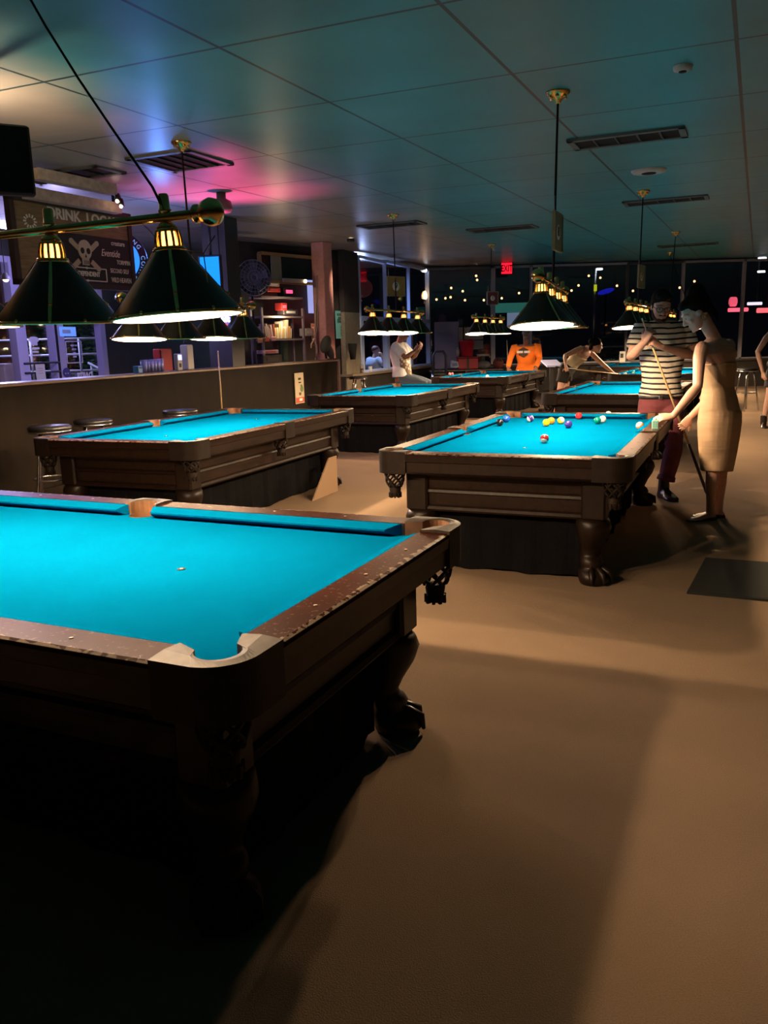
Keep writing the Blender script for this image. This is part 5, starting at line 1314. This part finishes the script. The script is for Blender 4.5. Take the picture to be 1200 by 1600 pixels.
def torso_rings(J, fwd, sh, infl=0.0, lo=-.10, hi=1.06, female=False, k=1.0, levels=None, bulk=1.0):
    hc = (J['hL']+J['hR'])/2; sc = (J['sL']+J['sR'])/2
    hr = (J['hR']-J['hL']); sr = (J['sR']-J['sL']); wH, wS = hr.length, sr.length
    hr, sr = hr.normalized(), sr.normalized(); L_ = (sc-hc)
    out = []
    lv = levels or ([(-.16, .5*wH+.045, .085), (-.06, .5*wH+.078, .112), (.08, .5*wH+.080, .112), (.26, .5*wH+.052 if not female else .135, .100), (.40, .140 if not female else .118, .097 if not female else .083), (.58, .158 if not female else .125, .108 if not female else .095), (.76, .175 if not female else .140, .116 if not female else .108), (.90, .5*wS+.015, .098), (1.0, .5*wS-.01, .078), (1.06, .5*wS-.055, .062), (1.11, .5*wS-.105, .050)])
    for t, w, d in lv:
        if t < lo or t > hi: continue
        r = hr.lerp(sr, min(1, max(0, t))).normalized(); f = V(fwd); f = (f-r*f.dot(r)); 
        ax = L_.normalized(); f = (f-ax*f.dot(ax)).normalized()
        out.append(ellring(hc+L_*t, r, f, (w*bulk+infl)*k, (d*bulk+infl)*k, 28))
    return out
skin_m = mat('skin_light', (.50, .27, .19), .5, noise=.06, nscale=30)
skin_f = mat('skin_fair', (.56, .33, .25), .5, noise=.06, nscale=30)
skin_d = mat('skin_brown', (.20, .095, .06), .5, noise=.06, nscale=30)
hair_dark = mat('hair_dark', (.007, .005, .004), .85, spec=.1, noise=.5, nscale=90, stretch=(1, 1, .2))
shoe_m = mat('shoe_dark', (.020, .012, .010), .35)
def foot(mb, ank, toe, k=1.0, w=.042, hh=.05):
    d = (V(toe)-V(ank)); d.z = 0; ln = d.length; d = d.normalized(); z0 = V(toe).z
    h = V((ank.x, ank.y, z0))-d*.05*k
    r = V((d.y, -d.x, 0)); rings = []
    tot = ln+.05*k
    for t, ww, zt_ in ((0, .55, .75), (.08, .8, 1.2), (.25, .85, 1.35), (.45, .85, 1.1), (.68, 1.08, .75), (.86, 1.0, .55), (.97, .65, .42), (1.0, .35, .3)):
        c = h+d*tot*t; H = hh*zt_*k; W2 = w*ww*k
        rings.append([c-r*W2+V((0, 0, .002)), c-r*W2*1.02+V((0, 0, H*.5)), c-r*W2*.6+V((0, 0, H)), c+r*W2*.6+V((0, 0, H)), c+r*W2*1.02+V((0, 0, H*.5)), c+r*W2+V((0, 0, .002))])
    mb.loft(rings)
def person(label, J, fwd, face, fup, skin, female=False, k=1.0, voxel=.006, hands=None, bare_legs=True, loc=None, head_k=1.0):
    """J: joints in world space (head sL sR eL eR wL wR hL hR kL kR aL aR tL tR). Returns root and helper P of the head."""
    base = V(loc) if loc is not None else V(((J['hL'].x+J['hR'].x)/2, (J['hL'].y+J['hR'].y)/2, 0))
    t = thing('person', label, 'person', base)
    J = {n: V(p)-base for n, p in J.items()}
    mb = MB(); kk = (.86 if female else 1.0)*k
    mb.loft(torso_rings(J, fwd, None, 0, lo=-.2, hi=1.2, female=female, k=k))
    sc = (J['sL']+J['sR'])/2; up_b = (sc-(J['hL']+J['hR'])/2).normalized()
    P, rot = head_mesh(mb, J['head'], face, fup, k*head_k, female)
    nb = J['head']-V(fup).normalized()*.06*k-V(face).normalized()*.02*k
    mb.tube([sc-up_b*.02, sc+up_b*.05, nb], [.060*kk, .052*kk, .055*kk], 14, round_ends=True)
    for s in 'LR':
        S_, E_, W_ = J['s'+s], J['e'+s], J['w'+s]
        mb.tube([S_+(sc-S_)*.12, S_.lerp(E_, .25), S_.lerp(E_, .55), E_, E_.lerp(W_, .25), E_.lerp(W_, .6), W_], [q*kk for q in (.056, .052, .046, .040, .042, .034, .026)], 14, round_ends=True)
        H_, K_, A_ = J['h'+s], J['k'+s], J['a'+s]
        mb.tube([H_, H_.lerp(K_, .25), H_.lerp(K_, .6), K_, K_.lerp(A_, .22), K_.lerp(A_, .45), K_.lerp(A_, .8), A_], [q*kk for q in (.088, .085, .068, .053, .054, .052, .038, .036)], 16, round_ends=True)
        foot(mb, A_, J['t'+s], kk)
        mb.tube([A_, V((A_.x, A_.y, J['t'+s].z+.03))], [.036*kk, .034*kk], 12, round_ends=True)
        if hands and s in hands:
            h_ = hands[s]; hand(mb, W_, h_[0], h_[1], kk*1.0, h_[2], h_[3], *(h_[4:]))
    remeshed(mb, 'body', skin, t, voxel, 2)
    return t, J, P, rot
def clothes(t, name, m, parts, voxel=.009, smooth=3):
    mb = MB()
    for q in parts: q(mb)
    return remeshed(mb, name, m, t, voxel, smooth)
def eyes(t, P, rot, k=1.0):
    for s in (-1, 1):
        e = MB().ball(P(s*.031, .074, .006), (.013*k, .010*k, .008*k), 12, rot).build('eye', mat('eye_white', (.5, .48, .45), .2), t)
        MB().ball(P(s*.031, .0835, .006), (.0055*k, .003*k, .0055*k), 10, rot).build('iris', mat('iris', (.03, .015, .01), .2), e)
def striped(name, a_, b_, period, duty):
    m, nt, bs = nodes(name); tc = nt.nodes.new('ShaderNodeTexCoord'); sp = nt.nodes.new('ShaderNodeSeparateXYZ'); nt.links.new(tc.outputs['Object'], sp.inputs[0])
    n = nt.nodes.new('ShaderNodeTexNoise'); n.inputs['Scale'].default_value = 6; nt.links.new(tc.outputs['Object'], n.inputs['Vector'])
    z = math_node(nt, 'ADD', sp.outputs[2], math_node(nt, 'MULTIPLY', n.outputs['Fac'], .02))
    z = math_node(nt, 'ADD', z, math_node(nt, 'MULTIPLY', math_node(nt, 'ABSOLUTE', sp.outputs[0]), -.06))
    f = math_node(nt, 'LESS_THAN', math_node(nt, 'FRACT', math_node(nt, 'DIVIDE', z, period)), duty)
    nt.links.new(mix(nt, f, a_, b_), bs.inputs['Base Color']); bs.inputs['Roughness'].default_value = .9; bs.inputs['Specular IOR Level'].default_value = .1
    return m
A = aty
# --- man in the striped shirt
ym = 7.02
J = dict(head=A(1033, 478, 6.93), sR=A(1001, 514, ym), sL=A(1070, 513, ym), eR=A(986, 558, 6.95), eL=A(1083, 556, 6.95), wR=A(1006, 535, 6.72), wL=A(1034, 542, 6.72),
         hR=A(1017, 627, ym), hL=A(1047, 627, ym), kR=A(1010, 700, 6.99), kL=A(1043, 700, 6.93))
aL = atz(1037, 762, .085); aR = V((2.20, 7.12, .085))
J.update(aL=aL, aR=aR, tL=V((aL.x+.03, aL.y-.17, 0)), tR=V((aR.x-.06, aR.y-.17, 0)))
J['kL'] = V((J['kL'].x, aL.y-.01, J['kL'].z)); 
t, j, P, rot = person('standing man in black and white stripes and maroon trousers, hands clasped on a cue', J, (0, -1, 0), (-.08, -.90, -.40), (0, -.40, .9), skin_m, k=1.0, voxel=.0055,
    hands=dict(R=((.35, -.25, .9), (-.7, -.6, .2), .75, -1), L=((-.85, -.15, .5), (.1, -.75, .65), .75, 1)))
stripes = striped('striped_cotton', (.62, .56, .46), (.020, .018, .022), .0455, .34)
def sleeve(j, s, frac, r0, r1):
    return lambda mb: mb.tube([j['s'+s]+((j['sL']+j['sR'])/2-j['s'+s])*.25, j['s'+s]+((j['sL']+j['sR'])/2-j['s'+s])*.02, j['s'+s].lerp(j['e'+s], frac*.5), j['s'+s].lerp(j['e'+s], frac)], [r0, r0*1.02, (r0+r1)/2, r1], 18)
shirt = clothes(t, 'shirt', stripes, [lambda mb: mb.loft(torso_rings(j, (0, -1, 0), None, .016, lo=.0, hi=1.12, bulk=1.06)), sleeve(j, 'L', .66, .074, .072), sleeve(j, 'R', .66, .074, .072)])
shirt['label'] = 'striped short sleeved shirt'
nk = (j['sL']+j['sR'])/2
MB().tube([nk+V((.088*math.cos(R(18*q)), .062*math.sin(R(18*q))-.012, .052+.016*math.sin(R(18*q)))) for q in range(21)], .011, 8, caps=False).build('collar', mat('collar_pale', (.50, .47, .42), .8), t)
maroon = mat('maroon_cloth', (.115, .022, .030), .85, noise=.2, nscale=14, bump=.15, bscale=60)
def leg_tube(j, s, f, rs, ext=0): 
    H_, K_, A_ = j['h'+s], j['k'+s], j['a'+s]
    return lambda mb: mb.tube([H_, H_.lerp(K_, .3), H_.lerp(K_, .7), K_, K_.lerp(A_, f*.5), K_.lerp(A_, f)], rs, 18)
clothes(t, 'trousers', maroon, [lambda mb: mb.loft(torso_rings(j, (0, -1, 0), None, .014, lo=-.2, hi=.10)), leg_tube(j, 'L', .74, [.102, .104, .086, .074, .072, .064]), leg_tube(j, 'R', .74, [.102, .104, .086, .074, .072, .064])])
for s in 'LR':
    K_, A_ = j['k'+s], j['a'+s]
    MB().tube([K_.lerp(A_, .68), K_.lerp(A_, .80)], [.074, .076], 18).build('trouser_cuff', maroon, t)
    sh = MB(); foot(sh, A_+V((0, -.0, 0)), j['t'+s]+V((0, -.03, 0)), 1.12, .047, .062); sh.tube([A_+V((0, 0, -.05)), A_+V((0, 0, .06)), A_+V((0, 0, .13))], [.05, .046, .047], 14); remeshed(sh, 'shoe', shoe_m, t, .007, 2)
hc_ = (j['hL']+j['hR'])/2; sc_ = (j['sL']+j['sR'])/2
bl = MB(); bl.loft([ellring(hc_.lerp(sc_, q), V((1, 0, 0)), V((0, 1, 0)), .5*(j['hL']-j['hR']).length+.099, .130, 28) for q in (.045, .10)]); bl.build('belt', black, t)
MB().box(hc_.lerp(sc_, .07)+V((-.045, -.135, 0)), (.035, .012, .035), bev=.004).build('buckle', chrome, t)
hr = MB(); hr.ball(P(0, -.022, .052), (.082, .098, .082), 24, rot); hr.ball(P(0, .035, .098), (.066, .058, .034), 18, rot)
for s in (-1, 1): hr.ball(P(s*.066, -.02, .012), (.016, .05, .05), 14, rot)
hr.ball(P(0, -.07, .0), (.066, .04, .075), 18, rot); remeshed(hr, 'hair', hair_dark, t, .007, 2)
bd = MB(); bd.ball(P(0, .066, -.098), (.038, .036, .026), 16, rot)
for s in (-1, 1): bd.tube([P(s*.062, .006, -.040), P(s*.055, .035, -.080), P(s*.025, .068, -.103)], [.012, .014, .014], 10, round_ends=True)
bd.tube([P(-.026, .088, -.050), P(0, .098, -.046), P(.026, .088, -.050)], .0065, 8, round_ends=True)
remeshed(bd, 'beard', mat('beard', (.05, .028, .02), .8), t, .006, 2)
eyes(t, P, rot)
gl_ = MB()
for s in (-1, 1): gl_.tube([P(s*.032+.026*math.cos(R(18*q)), .098, .004+.021*math.sin(R(18*q))) for q in range(21)], .0028, 6, caps=False); gl_.tube([P(s*.058, .096, .010), P(s*.080, .02, .010), P(s*.078, -.01, .004)], .0026, 6)
gl_.tube([P(-.006, .098, .010), P(.006, .098, .010)], .003, 6); gl_.build('glasses', black, t)
cg = aty(1014, 531, 6.69); cue('pool_cue', 'cue held upright in front of the striped shirt, slanting down to the floor', aty(1003, 497, 6.72), atz(1105, 772, .0))
# --- woman in the beige dress
J = dict(head=A(1087, 488, 5.88), sL=A(1094, 544, 5.80), sR=A(1141, 539, 6.02), eL=A(1090, 604, 5.68), wL=A(1052, 650, 5.58), eR=A(1124, 606, 6.12), wR=A(1078, 652, 6.10),
         hL=A(1118, 648, 5.89), hR=A(1132, 648, 5.99))
aL = atz(1110, 797, .075); aR = atz(1123, 793, .075); aL.z = aR.z = .075
J.update(aL=aL, aR=aR, tL=V((aL.x-.17, aL.y-.03, 0)), tR=V((aR.x-.16, aR.y+.04, 0)))
J['kL'] = (J['hL'].lerp(aL, .52))+V((.0, .0, 0)); J['kR'] = J['hR'].lerp(aR, .52)+V((.0, 0, 0))
fw = V((-.86, .50, 0))
t, j, P, rot = person('woman in a tight beige backless dress reaching to the rail, dark hair up', J, fw, (-.80, .10, -.58), (-.52, .08, .85), skin_f, female=True, k=1.0, voxel=.0055,
    hands=dict(L=((-.95, .10, -.12), (.05, -.55, .85), .30, 1), R=((-.6, -.1, -.75), (.3, -.75, .4), .9, -1)))
beige = mat('beige_dress', (.40, .27, .165), .75, noise=.08, nscale=10, bump=.25, bscale=18, stretch=(.4, .4, 2.5))
hem = .52
def dress(mb):
    rg = torso_rings(j, fw, None, .012, lo=.05, hi=.78, female=True)
    hcn = (j['hL']+j['hR'])/2; kcn = (j['kL']+j['kR'])/2; r = (j['hR']-j['hL']).normalized(); f = (fw-r*fw.dot(r)).normalized()
    low = [ellring(hcn.lerp(kcn, q), r, f, w, d, 28) for q, w, d in ((1.14, .128, .104), (1.0, .134, .112), (.7, .152, .124), (.4, .166, .134), (.15, .172, .140), (-.05, .168, .136))]
    mb.loft(low+rg)
dd_ = clothes(t, 'dress', beige, [dress], .008)
hcn = (j['hL']+j['hR'])/2; kcn = (j['kL']+j['kR'])/2
hr = MB(); hr.ball(P(0, -.035, .042), (.088, .100, .096), 24, rot); hr.ball(P(0, -.075, .115), (.070, .066, .058), 20, rot); hr.ball(P(0, .03, .085), (.066, .055, .036), 18, rot)
hr.ball(P(0, -.085, -.02), (.058, .035, .06), 16, rot); hr.tube([P(0, -.09, -.05), P(.01, -.10, -.10), P(.01, -.09, -.14)], [.03, .018, .006], 10, round_ends=True)
remeshed(hr, 'hair', hair_dark, t, .007, 2)
for s in (-1, 1): MB().tube([P(s*.082, -.004+.014*math.cos(R(20*q)), -.052+.022*math.sin(R(20*q))) for q in range(19)], .003, 6, caps=False).build('earring', brass, t)
eyes(t, P, rot)
for s in 'LR':
    sh = MB(); foot(sh, j['a'+s], j['t'+s]+V((-.02, 0, 0)), .95, .044, .03); remeshed(sh, 'shoe', shoe_m, t, .007, 1)
# --- man in orange
yo = 17.25
J = dict(head=A(822, 520, 16.95), sR=A(803.5, 543.5, yo), sL=A(840, 541.5, yo), eR=A(797, 561, 17.1), eL=A(843, 561, 17.1), wR=A(794, 574.5, 16.95), wL=A(837, 574.5, 16.75), hR=A(815, 582, 17.4), hL=A(830, 582, 17.4))
for s, dx in (('R', -.02), ('L', .02)):
    h_ = J['h'+s]; J['k'+s] = V((h_.x+dx, h_.y-.02, .50)); J['a'+s] = V((h_.x+dx*2, h_.y+.03, .08)); J['t'+s] = V((h_.x+dx*2, h_.y-.16, 0))
t, j, P, rot = person('man in a long sleeved orange shirt leaning both hands on the far table', J, (0, -.95, -.3), (0, -.85, -.5), (0, -.5, .85), skin_d, k=1.0, voxel=.010,
    hands=dict(R=((.05, -.55, -.55), (0, -.4, .9), .25, -1), L=((.05, -.55, -.55), (0, -.4, .9), .25, 1)))
orange = mat('orange_cloth', (.80, .17, .008), .8, noise=.1, nscale=8)
def arm_tube(j, s, r): return lambda mb: mb.tube([j['s'+s]+((j['sL']+j['sR'])/2-j['s'+s])*.25, j['s'+s], j['s'+s].lerp(j['e'+s], .5), j['e'+s], j['e'+s].lerp(j['w'+s], .5), j['e'+s].lerp(j['w'+s], .95)], r, 16)
clothes(t, 'shirt', orange, [lambda mb: mb.loft(torso_rings(j, (0, -1, 0), None, .022, lo=-.1, hi=1.07, bulk=1.12)), arm_tube(j, 'L', [.08, .08, .07, .062, .058, .046]), arm_tube(j, 'R', [.08, .08, .07, .062, .058, .046])], .012)
clothes(t, 'trousers', mat('jeans_dark', (.02, .025, .04), .9), [lambda mb: mb.loft(torso_rings(j, (0, -1, 0), None, .012, lo=-.2, hi=.0)), leg_tube(j, 'L', .95, [.1, .1, .085, .075, .07, .06]), leg_tube(j, 'R', .95, [.1, .1, .085, .075, .07, .06])], .014)
cc = (j['hL']+j['hR'])/2+((j['sL']+j['sR'])/2-(j['hL']+j['hR'])/2)*.62; ec = A(821, 550.5, 16.9)-V(t.location)
em = MB(); em.prism_y([(ec.x-.10, ec.z+.05), (ec.x, ec.z+.10), (ec.x+.10, ec.z+.05), (ec.x+.09, ec.z-.06), (ec.x, ec.z-.11), (ec.x-.09, ec.z-.06)], cc.y-.175, cc.y-.12); em.build('shirt_emblem', mat('emblem_dark', (.05, .02, .015), .7), t)
em = MB()
for s in (-1, 1): em.box((ec.x+s*.075, cc.y-.178, ec.z+.005), (.125, .012, .045))
em.build('emblem_bar', mat('emblem_bar', (.60, .56, .50), .7), t)
bd = MB(); bd.ball(P(0, .06, -.095), (.05, .045, .05), 14, rot); bd.ball(P(0, -.02, .06), (.08, .10, .07), 16, rot); remeshed(bd, 'hair', mat('greyhair', (.10, .085, .08), .8), t, .010, 2)
for s in 'LR':
    sh = MB(); foot(sh, j['a'+s], j['t'+s], 1.1, .047, .06); sh.build('shoe', shoe_m, t)
wl_ = j['wL']; MB().tube([wl_+V((.033*math.cos(R(30*q)), .01*math.sin(R(30*q)), .033*math.sin(R(30*q)))) for q in range(13)], .008, 6).build('watch', black, t)
q0 = aty(792, 532, 17.9); cue('pool_cue', 'cue standing upright to the left of the man in orange', q0, (aty(797, 590, 17.7).x, 17.75, 0))
# --- bending woman
yb = 13.45
J = dict(head=A(931.5, 540, 13.35), sR=A(906, 545, 13.40), sL=A(921, 549, 13.60), eR=A(883, 556, 13.25), wR=A(884, 572, 13.2), eL=A(943, 570, 13.7), wL=A(958, 582.5, 13.85), hR=A(882, 580, 13.35), hL=A(886, 578, 13.70))
for s, dx in (('R', -.08), ('L', -.02)):
    h_ = J['h'+s]; J['k'+s] = V((h_.x+dx, h_.y, .47)); J['a'+s] = V((h_.x+dx*1.8, h_.y+.02, .08)); J['t'+s] = V((h_.x+dx*1.8+.17, h_.y+.02, 0))
t, j, P, rot = person('woman in a cream top and black shorts bending over a table to aim a shot', J, (.35, -.1, -.93), (.95, .12, -.18), (.10, -.1, .98), skin_f, female=True, k=1.0, voxel=.009,
    hands=dict(R=((.25, .05, -.95), (-.3, -.9, .1), .9, 1), L=((.75, .3, -.25), (.2, -.1, .95), .35, -1)))
cream = mat('cream_top', (.58, .52, .36), .8, noise=.06)
clothes(t, 'top', cream, [lambda mb: mb.loft(torso_rings(j, (.35, -.1, -.93), None, .016, lo=.2, hi=.80, female=True)), lambda mb: mb.tube([j['sR'].lerp((j['hR']), .25), j['sR']+((j['sL']+j['sR'])/2-j['sR'])*.35+V((0, 0, .045))], .03, 10), lambda mb: mb.tube([j['sL'].lerp((j['hL']), .25), j['sL']+((j['sL']+j['sR'])/2-j['sL'])*.35+V((0, 0, .045))], .03, 10)], .010)
clothes(t, 'shorts', matte_black, [lambda mb: mb.loft(torso_rings(j, (.35, -.1, -.93), None, .014, lo=-.2, hi=.26, female=True)), lambda mb: mb.tube([j['hL'], j['hL'].lerp(j['kL'], .5)], [.10, .095], 16), lambda mb: mb.tube([j['hR'], j['hR'].lerp(j['kR'], .5)], [.10, .095], 16)], .010)
hr = MB(); hr.ball(P(0, -.025, .045), (.084, .10, .086), 20, rot); hr.ball(P(0, -.095, .05), (.05, .05, .05), 14, rot); hr.ball(P(0, -.08, -.03), (.05, .035, .06), 14, rot); remeshed(hr, 'hair', hair_dark, t, .009, 2)
for s in 'LR':
    sh = MB(); foot(sh, j['a'+s], j['t'+s], .95, .044, .04); sh.build('shoe', shoe_m, t)
cue('pool_cue', 'cue aimed low by the bending woman across the corner of a far table', aty(970, 585, 13.85), aty(868, 573.5, 13.12))
# --- seated man by the window
ys = 14.3
J = dict(head=A(629, 522, 14.25), sR=A(617, 542, 14.15), sL=A(630, 541, 14.5), eR=A(634, 559, 14.0), wR=A(648, 548, 14.05), eL=A(646, 559, 14.45), wL=A(655, 546, 14.3), hR=A(625, 593, 14.2), hL=A(632, 592, 14.5), kR=A(662, 598, 14.15), kL=A(668, 597, 14.5))
for s in 'LR':
    q = J['k'+s]; J['a'+s] = V((q.x-.02, q.y, .16)); J['t'+s] = V((q.x+.15, q.y, .10))
t, j, P, rot = person('seated man in a white shirt with patterned front by the far left window', J, (.97, -.2, 0), (.97, -.15, -.15), (.1, 0, 1), skin_d, k=1.0, voxel=.010,
    hands=dict(R=((.6, .1, .75), (-.5, -.8, .2), .6, 1), L=((.4, -.2, .85), (.5, -.5, .2), .6, -1)))
whs = mat('white_shirt', (.58, .58, .60), .8, noise=.06)
clothes(t, 'shirt', whs, [lambda mb: mb.loft(torso_rings(j, (.97, -.2, 0), None, .022, lo=-.05, hi=1.12, bulk=1.15)), sleeve(j, 'R', .75, .085, .082), sleeve(j, 'L', .75, .085, .082)], .012)
m, nt, bs = nodes('print_cloth'); tc = nt.nodes.new('ShaderNodeTexCoord'); vo = nt.nodes.new('ShaderNodeTexVoronoi'); vo.inputs['Scale'].default_value = 22; nt.links.new(tc.outputs['Object'], vo.inputs['Vector'])
f_ = math_node(nt, 'GREATER_THAN', vo.outputs['Distance'], .42); nt.links.new(mix(nt, f_, (.55, .48, .36), (.16, .10, .06)), bs.inputs['Base Color'])
hcn = (j['hL']+j['hR'])/2; scn = (j['sL']+j['sR'])/2; up_ = (scn-hcn)
pf = MB(); rr_ = []
for q, w in ((-.02, .17), (.2, .165), (.45, .165), (.66, .17)):
    c = hcn+up_*q; rr_.append([c+V((math.cos(an)*w*1.06+.0, math.sin(an)*w*1.22, 0)) for an in [R(-96+12*i) for i in range(12)]])
pf.loft(rr_, closed=False, caps=False)
so = pf.build('shirt_print', m, t); sd = so.modifiers.new('s', 'SOLIDIFY'); sd.thickness = .012
jeans = mat('jeans', (.06, .085, .12), .85)
clothes(t, 'jeans', jeans, [lambda mb: mb.loft(torso_rings(j, (.97, -.2, 0), None, .014, lo=-.2, hi=.06)), leg_tube(j, 'L', .92, [.105, .105, .09, .08, .075, .062]), leg_tube(j, 'R', .92, [.105, .105, .09, .08, .075, .062])], .012)
hr = MB(); hr.ball(P(0, -.02, .05), (.082, .10, .08), 18, rot); remeshed(hr, 'hair', hair_dark, t, .010, 2)
for s in 'LR':
    sh = MB(); foot(sh, j['a'+s], j['t'+s], 1.1, .047, .06); sh.build('shoe', shoe_m, t)
sp_ = ((j['hL']+j['hR'])/2+V(t.location)); st = thing('bar_stool', 'bar stool carrying the man in the patterned shirt', 'stool', (sp_.x, sp_.y, 0), 0, 'bar stools')
zs_ = sp_.z-.11
MB().lathe([(.001, zs_-.05), (.17, zs_-.05), (.19, zs_-.02), (.17, zs_), (.001, zs_)], 24).build('seat', seatm, st)
for q in range(4):
    e = V((math.cos(PI/4+q*PI/2), math.sin(PI/4+q*PI/2), 0)); MB().tube([e*.12+V((0, 0, zs_-.05)), e*.22], .015, 8).build('leg', chrome, st)
MB().tube([(.19*math.cos(R(15*q)), .19*math.sin(R(15*q)), .14) for q in range(25)], .01, 6).build('foot_ring', chrome, st)
# --- person outside the window
yp = (V(T0)+TD*tl(607)).y+.75
J = dict(head=A(588, 549, yp), sL=A(577, 562, yp+.1), sR=A(592, 563, yp-.15), eL=A(578, 575, yp), wL=A(585, 579, yp-.2), eR=A(602, 570, yp-.3), wR=A(597, 558, yp-.3), hL=A(578, 592, yp+.1), hR=A(587, 593, yp-.1), kL=A(600, 594, yp-.1), kR=A(606, 596, yp-.3))
for s in 'LR':
    q = J['k'+s]; J['a'+s] = V((q.x, q.y, max(.08, q.z-.45))); J['t'+s] = V((q.x+.15, q.y, max(0, q.z-.53)))
t, j, P, rot = person('person in pale blue seated outside the far left window, hand at the face', J, (.9, -.4, 0), (.9, -.4, -.1), (.05, 0, 1), skin_f, k=yp/19.0, voxel=.012, hands=dict(R=((-.3, .1, .9), (.6, -.6, .2), .5, 1)))
clothes(t, 'shirt', mat('pale_blue_cloth', (.42, .52, .66), .8), [lambda mb: mb.loft(torso_rings(j, (.9, -.4, 0), None, .03, lo=-.05, hi=1.12, bulk=1.1)), sleeve(j, 'R', .8, .085, .08), sleeve(j, 'L', .8, .085, .08)], .014)
clothes(t, 'trousers', mat('trouser_blue', (.10, .13, .20), .85), [lambda mb: mb.loft(torso_rings(j, (.9, -.4, 0), None, .014, lo=-.2, hi=.06)), leg_tube(j, 'L', .9, [.1, .1, .09, .08, .07, .06]), leg_tube(j, 'R', .9, [.1, .1, .09, .08, .07, .06])], .014)
hr = MB(); hr.ball(P(0, -.025, .05), (.082, .10, .08), 18, rot); remeshed(hr, 'hair', mat('hair_brown', (.10, .05, .04), .6), t, .012, 2)
sp_ = ((j['hL']+j['hR'])/2+V(t.location)); st = thing('patio_chair', 'patio chair under the person outside the far left window', 'chair', (sp_.x, sp_.y, 0), 0)
MB().box((0, 0, sp_.z-.13), (.45, .45, .05), bev=.01).build('seat', black, st); MB().box((-.23, .05, sp_.z+.15), (.04, .42, .5), bev=.01).build('backrest', black, st)
for x in (-.2, .2):
    for y in (-.2, .2): MB().box((x, y, (sp_.z-.15)/2), (.03, .03, sp_.z-.15)).build('leg', steel, st)
# --- woman at the right edge
q = atz(1194, 668, 0); ye = q.y
J = dict(head=V((q.x+.16, ye+.02, 1.56)), sL=V((q.x+.0, ye+.05, 1.33)), sR=V((q.x+.34, ye, 1.33)), eL=A(1184, 550, ye), wL=A(1192, 582, ye-.05), eR=V((q.x+.42, ye, 1.05)), wR=V((q.x+.40, ye-.15, .88)), hL=V((q.x+.08, ye, .88)), hR=V((q.x+.27, ye, .88)),
         kL=V((q.x+.03, ye-.02, .48)), kR=V((q.x+.24, ye-.02, .48)), aL=V((q.x+.0, ye+.03, .08)), aR=V((q.x+.24, ye+.05, .08)), tL=V((q.x-.05, ye-.14, 0)), tR=V((q.x+.22, ye-.13, 0)))
t, j, P, rot = person('woman in black cut by the right frame edge, only an arm and bare calf showing', J, (-.2, -1, 0), (-.5, -.8, 0), (0, 0, 1), skin_f, female=True, voxel=.009, hands=dict(L=((.2, -.3, -.9), (-.8, -.3, .1), .4, 1), R=((0, -.3, -.9), (.9, -.3, .1), .4, -1)))
def dr2(mb):
    hcn = (j['hL']+j['hR'])/2; mb.loft([ellring(hcn+V((0, 0, z)), V((1, 0, 0)), V((0, 1, 0)), w, d, 28) for z, w, d in ((-.30, .20, .16), (-.1, .19, .15))]+torso_rings(j, (-.2, -1, 0), None, .014, lo=.0, hi=1.0, female=True))
clothes(t, 'dress', mat('black_dress', (.010, .010, .014), .8), [dr2], .010)
hr = MB(); hr.ball(P(0, -.025, .045), (.084, .10, .086), 20, rot); hr.ball(P(0, -.09, -.06), (.07, .04, .12), 14, rot); remeshed(hr, 'hair', hair_dark, t, .009, 2)
for s in 'LR':
    sh = MB(); foot(sh, j['a'+s], j['t'+s], 1.0, .044, .05); sh.tube([j['a'+s]+V((0, 0, -.03)), j['a'+s]+V((0, 0, .10))], [.045, .046], 12); remeshed(sh, 'shoe', shoe_m, t, .008, 1)

# ------------------------------------------------------------------ world and view
w_ = bpy.data.worlds.new('night'); S.world = w_; w_.use_nodes = True
w_.node_tree.nodes['Background'].inputs[0].default_value = (.10, .12, .22, 1); w_.node_tree.nodes['Background'].inputs[1].default_value = .005
S.view_settings.view_transform = 'Standard'; S.view_settings.look = 'None'; S.view_settings.gamma = 1; S.view_settings.use_curve_mapping = False
S.view_settings.exposure = 1.0
S.cycles.use_denoising = True; S.cycles.max_bounces = 8; S.cycles.diffuse_bounces = 3; S.cycles.sample_clamp_indirect = 3
S.cycles.caustics_reflective = False; S.cycles.caustics_refractive = False
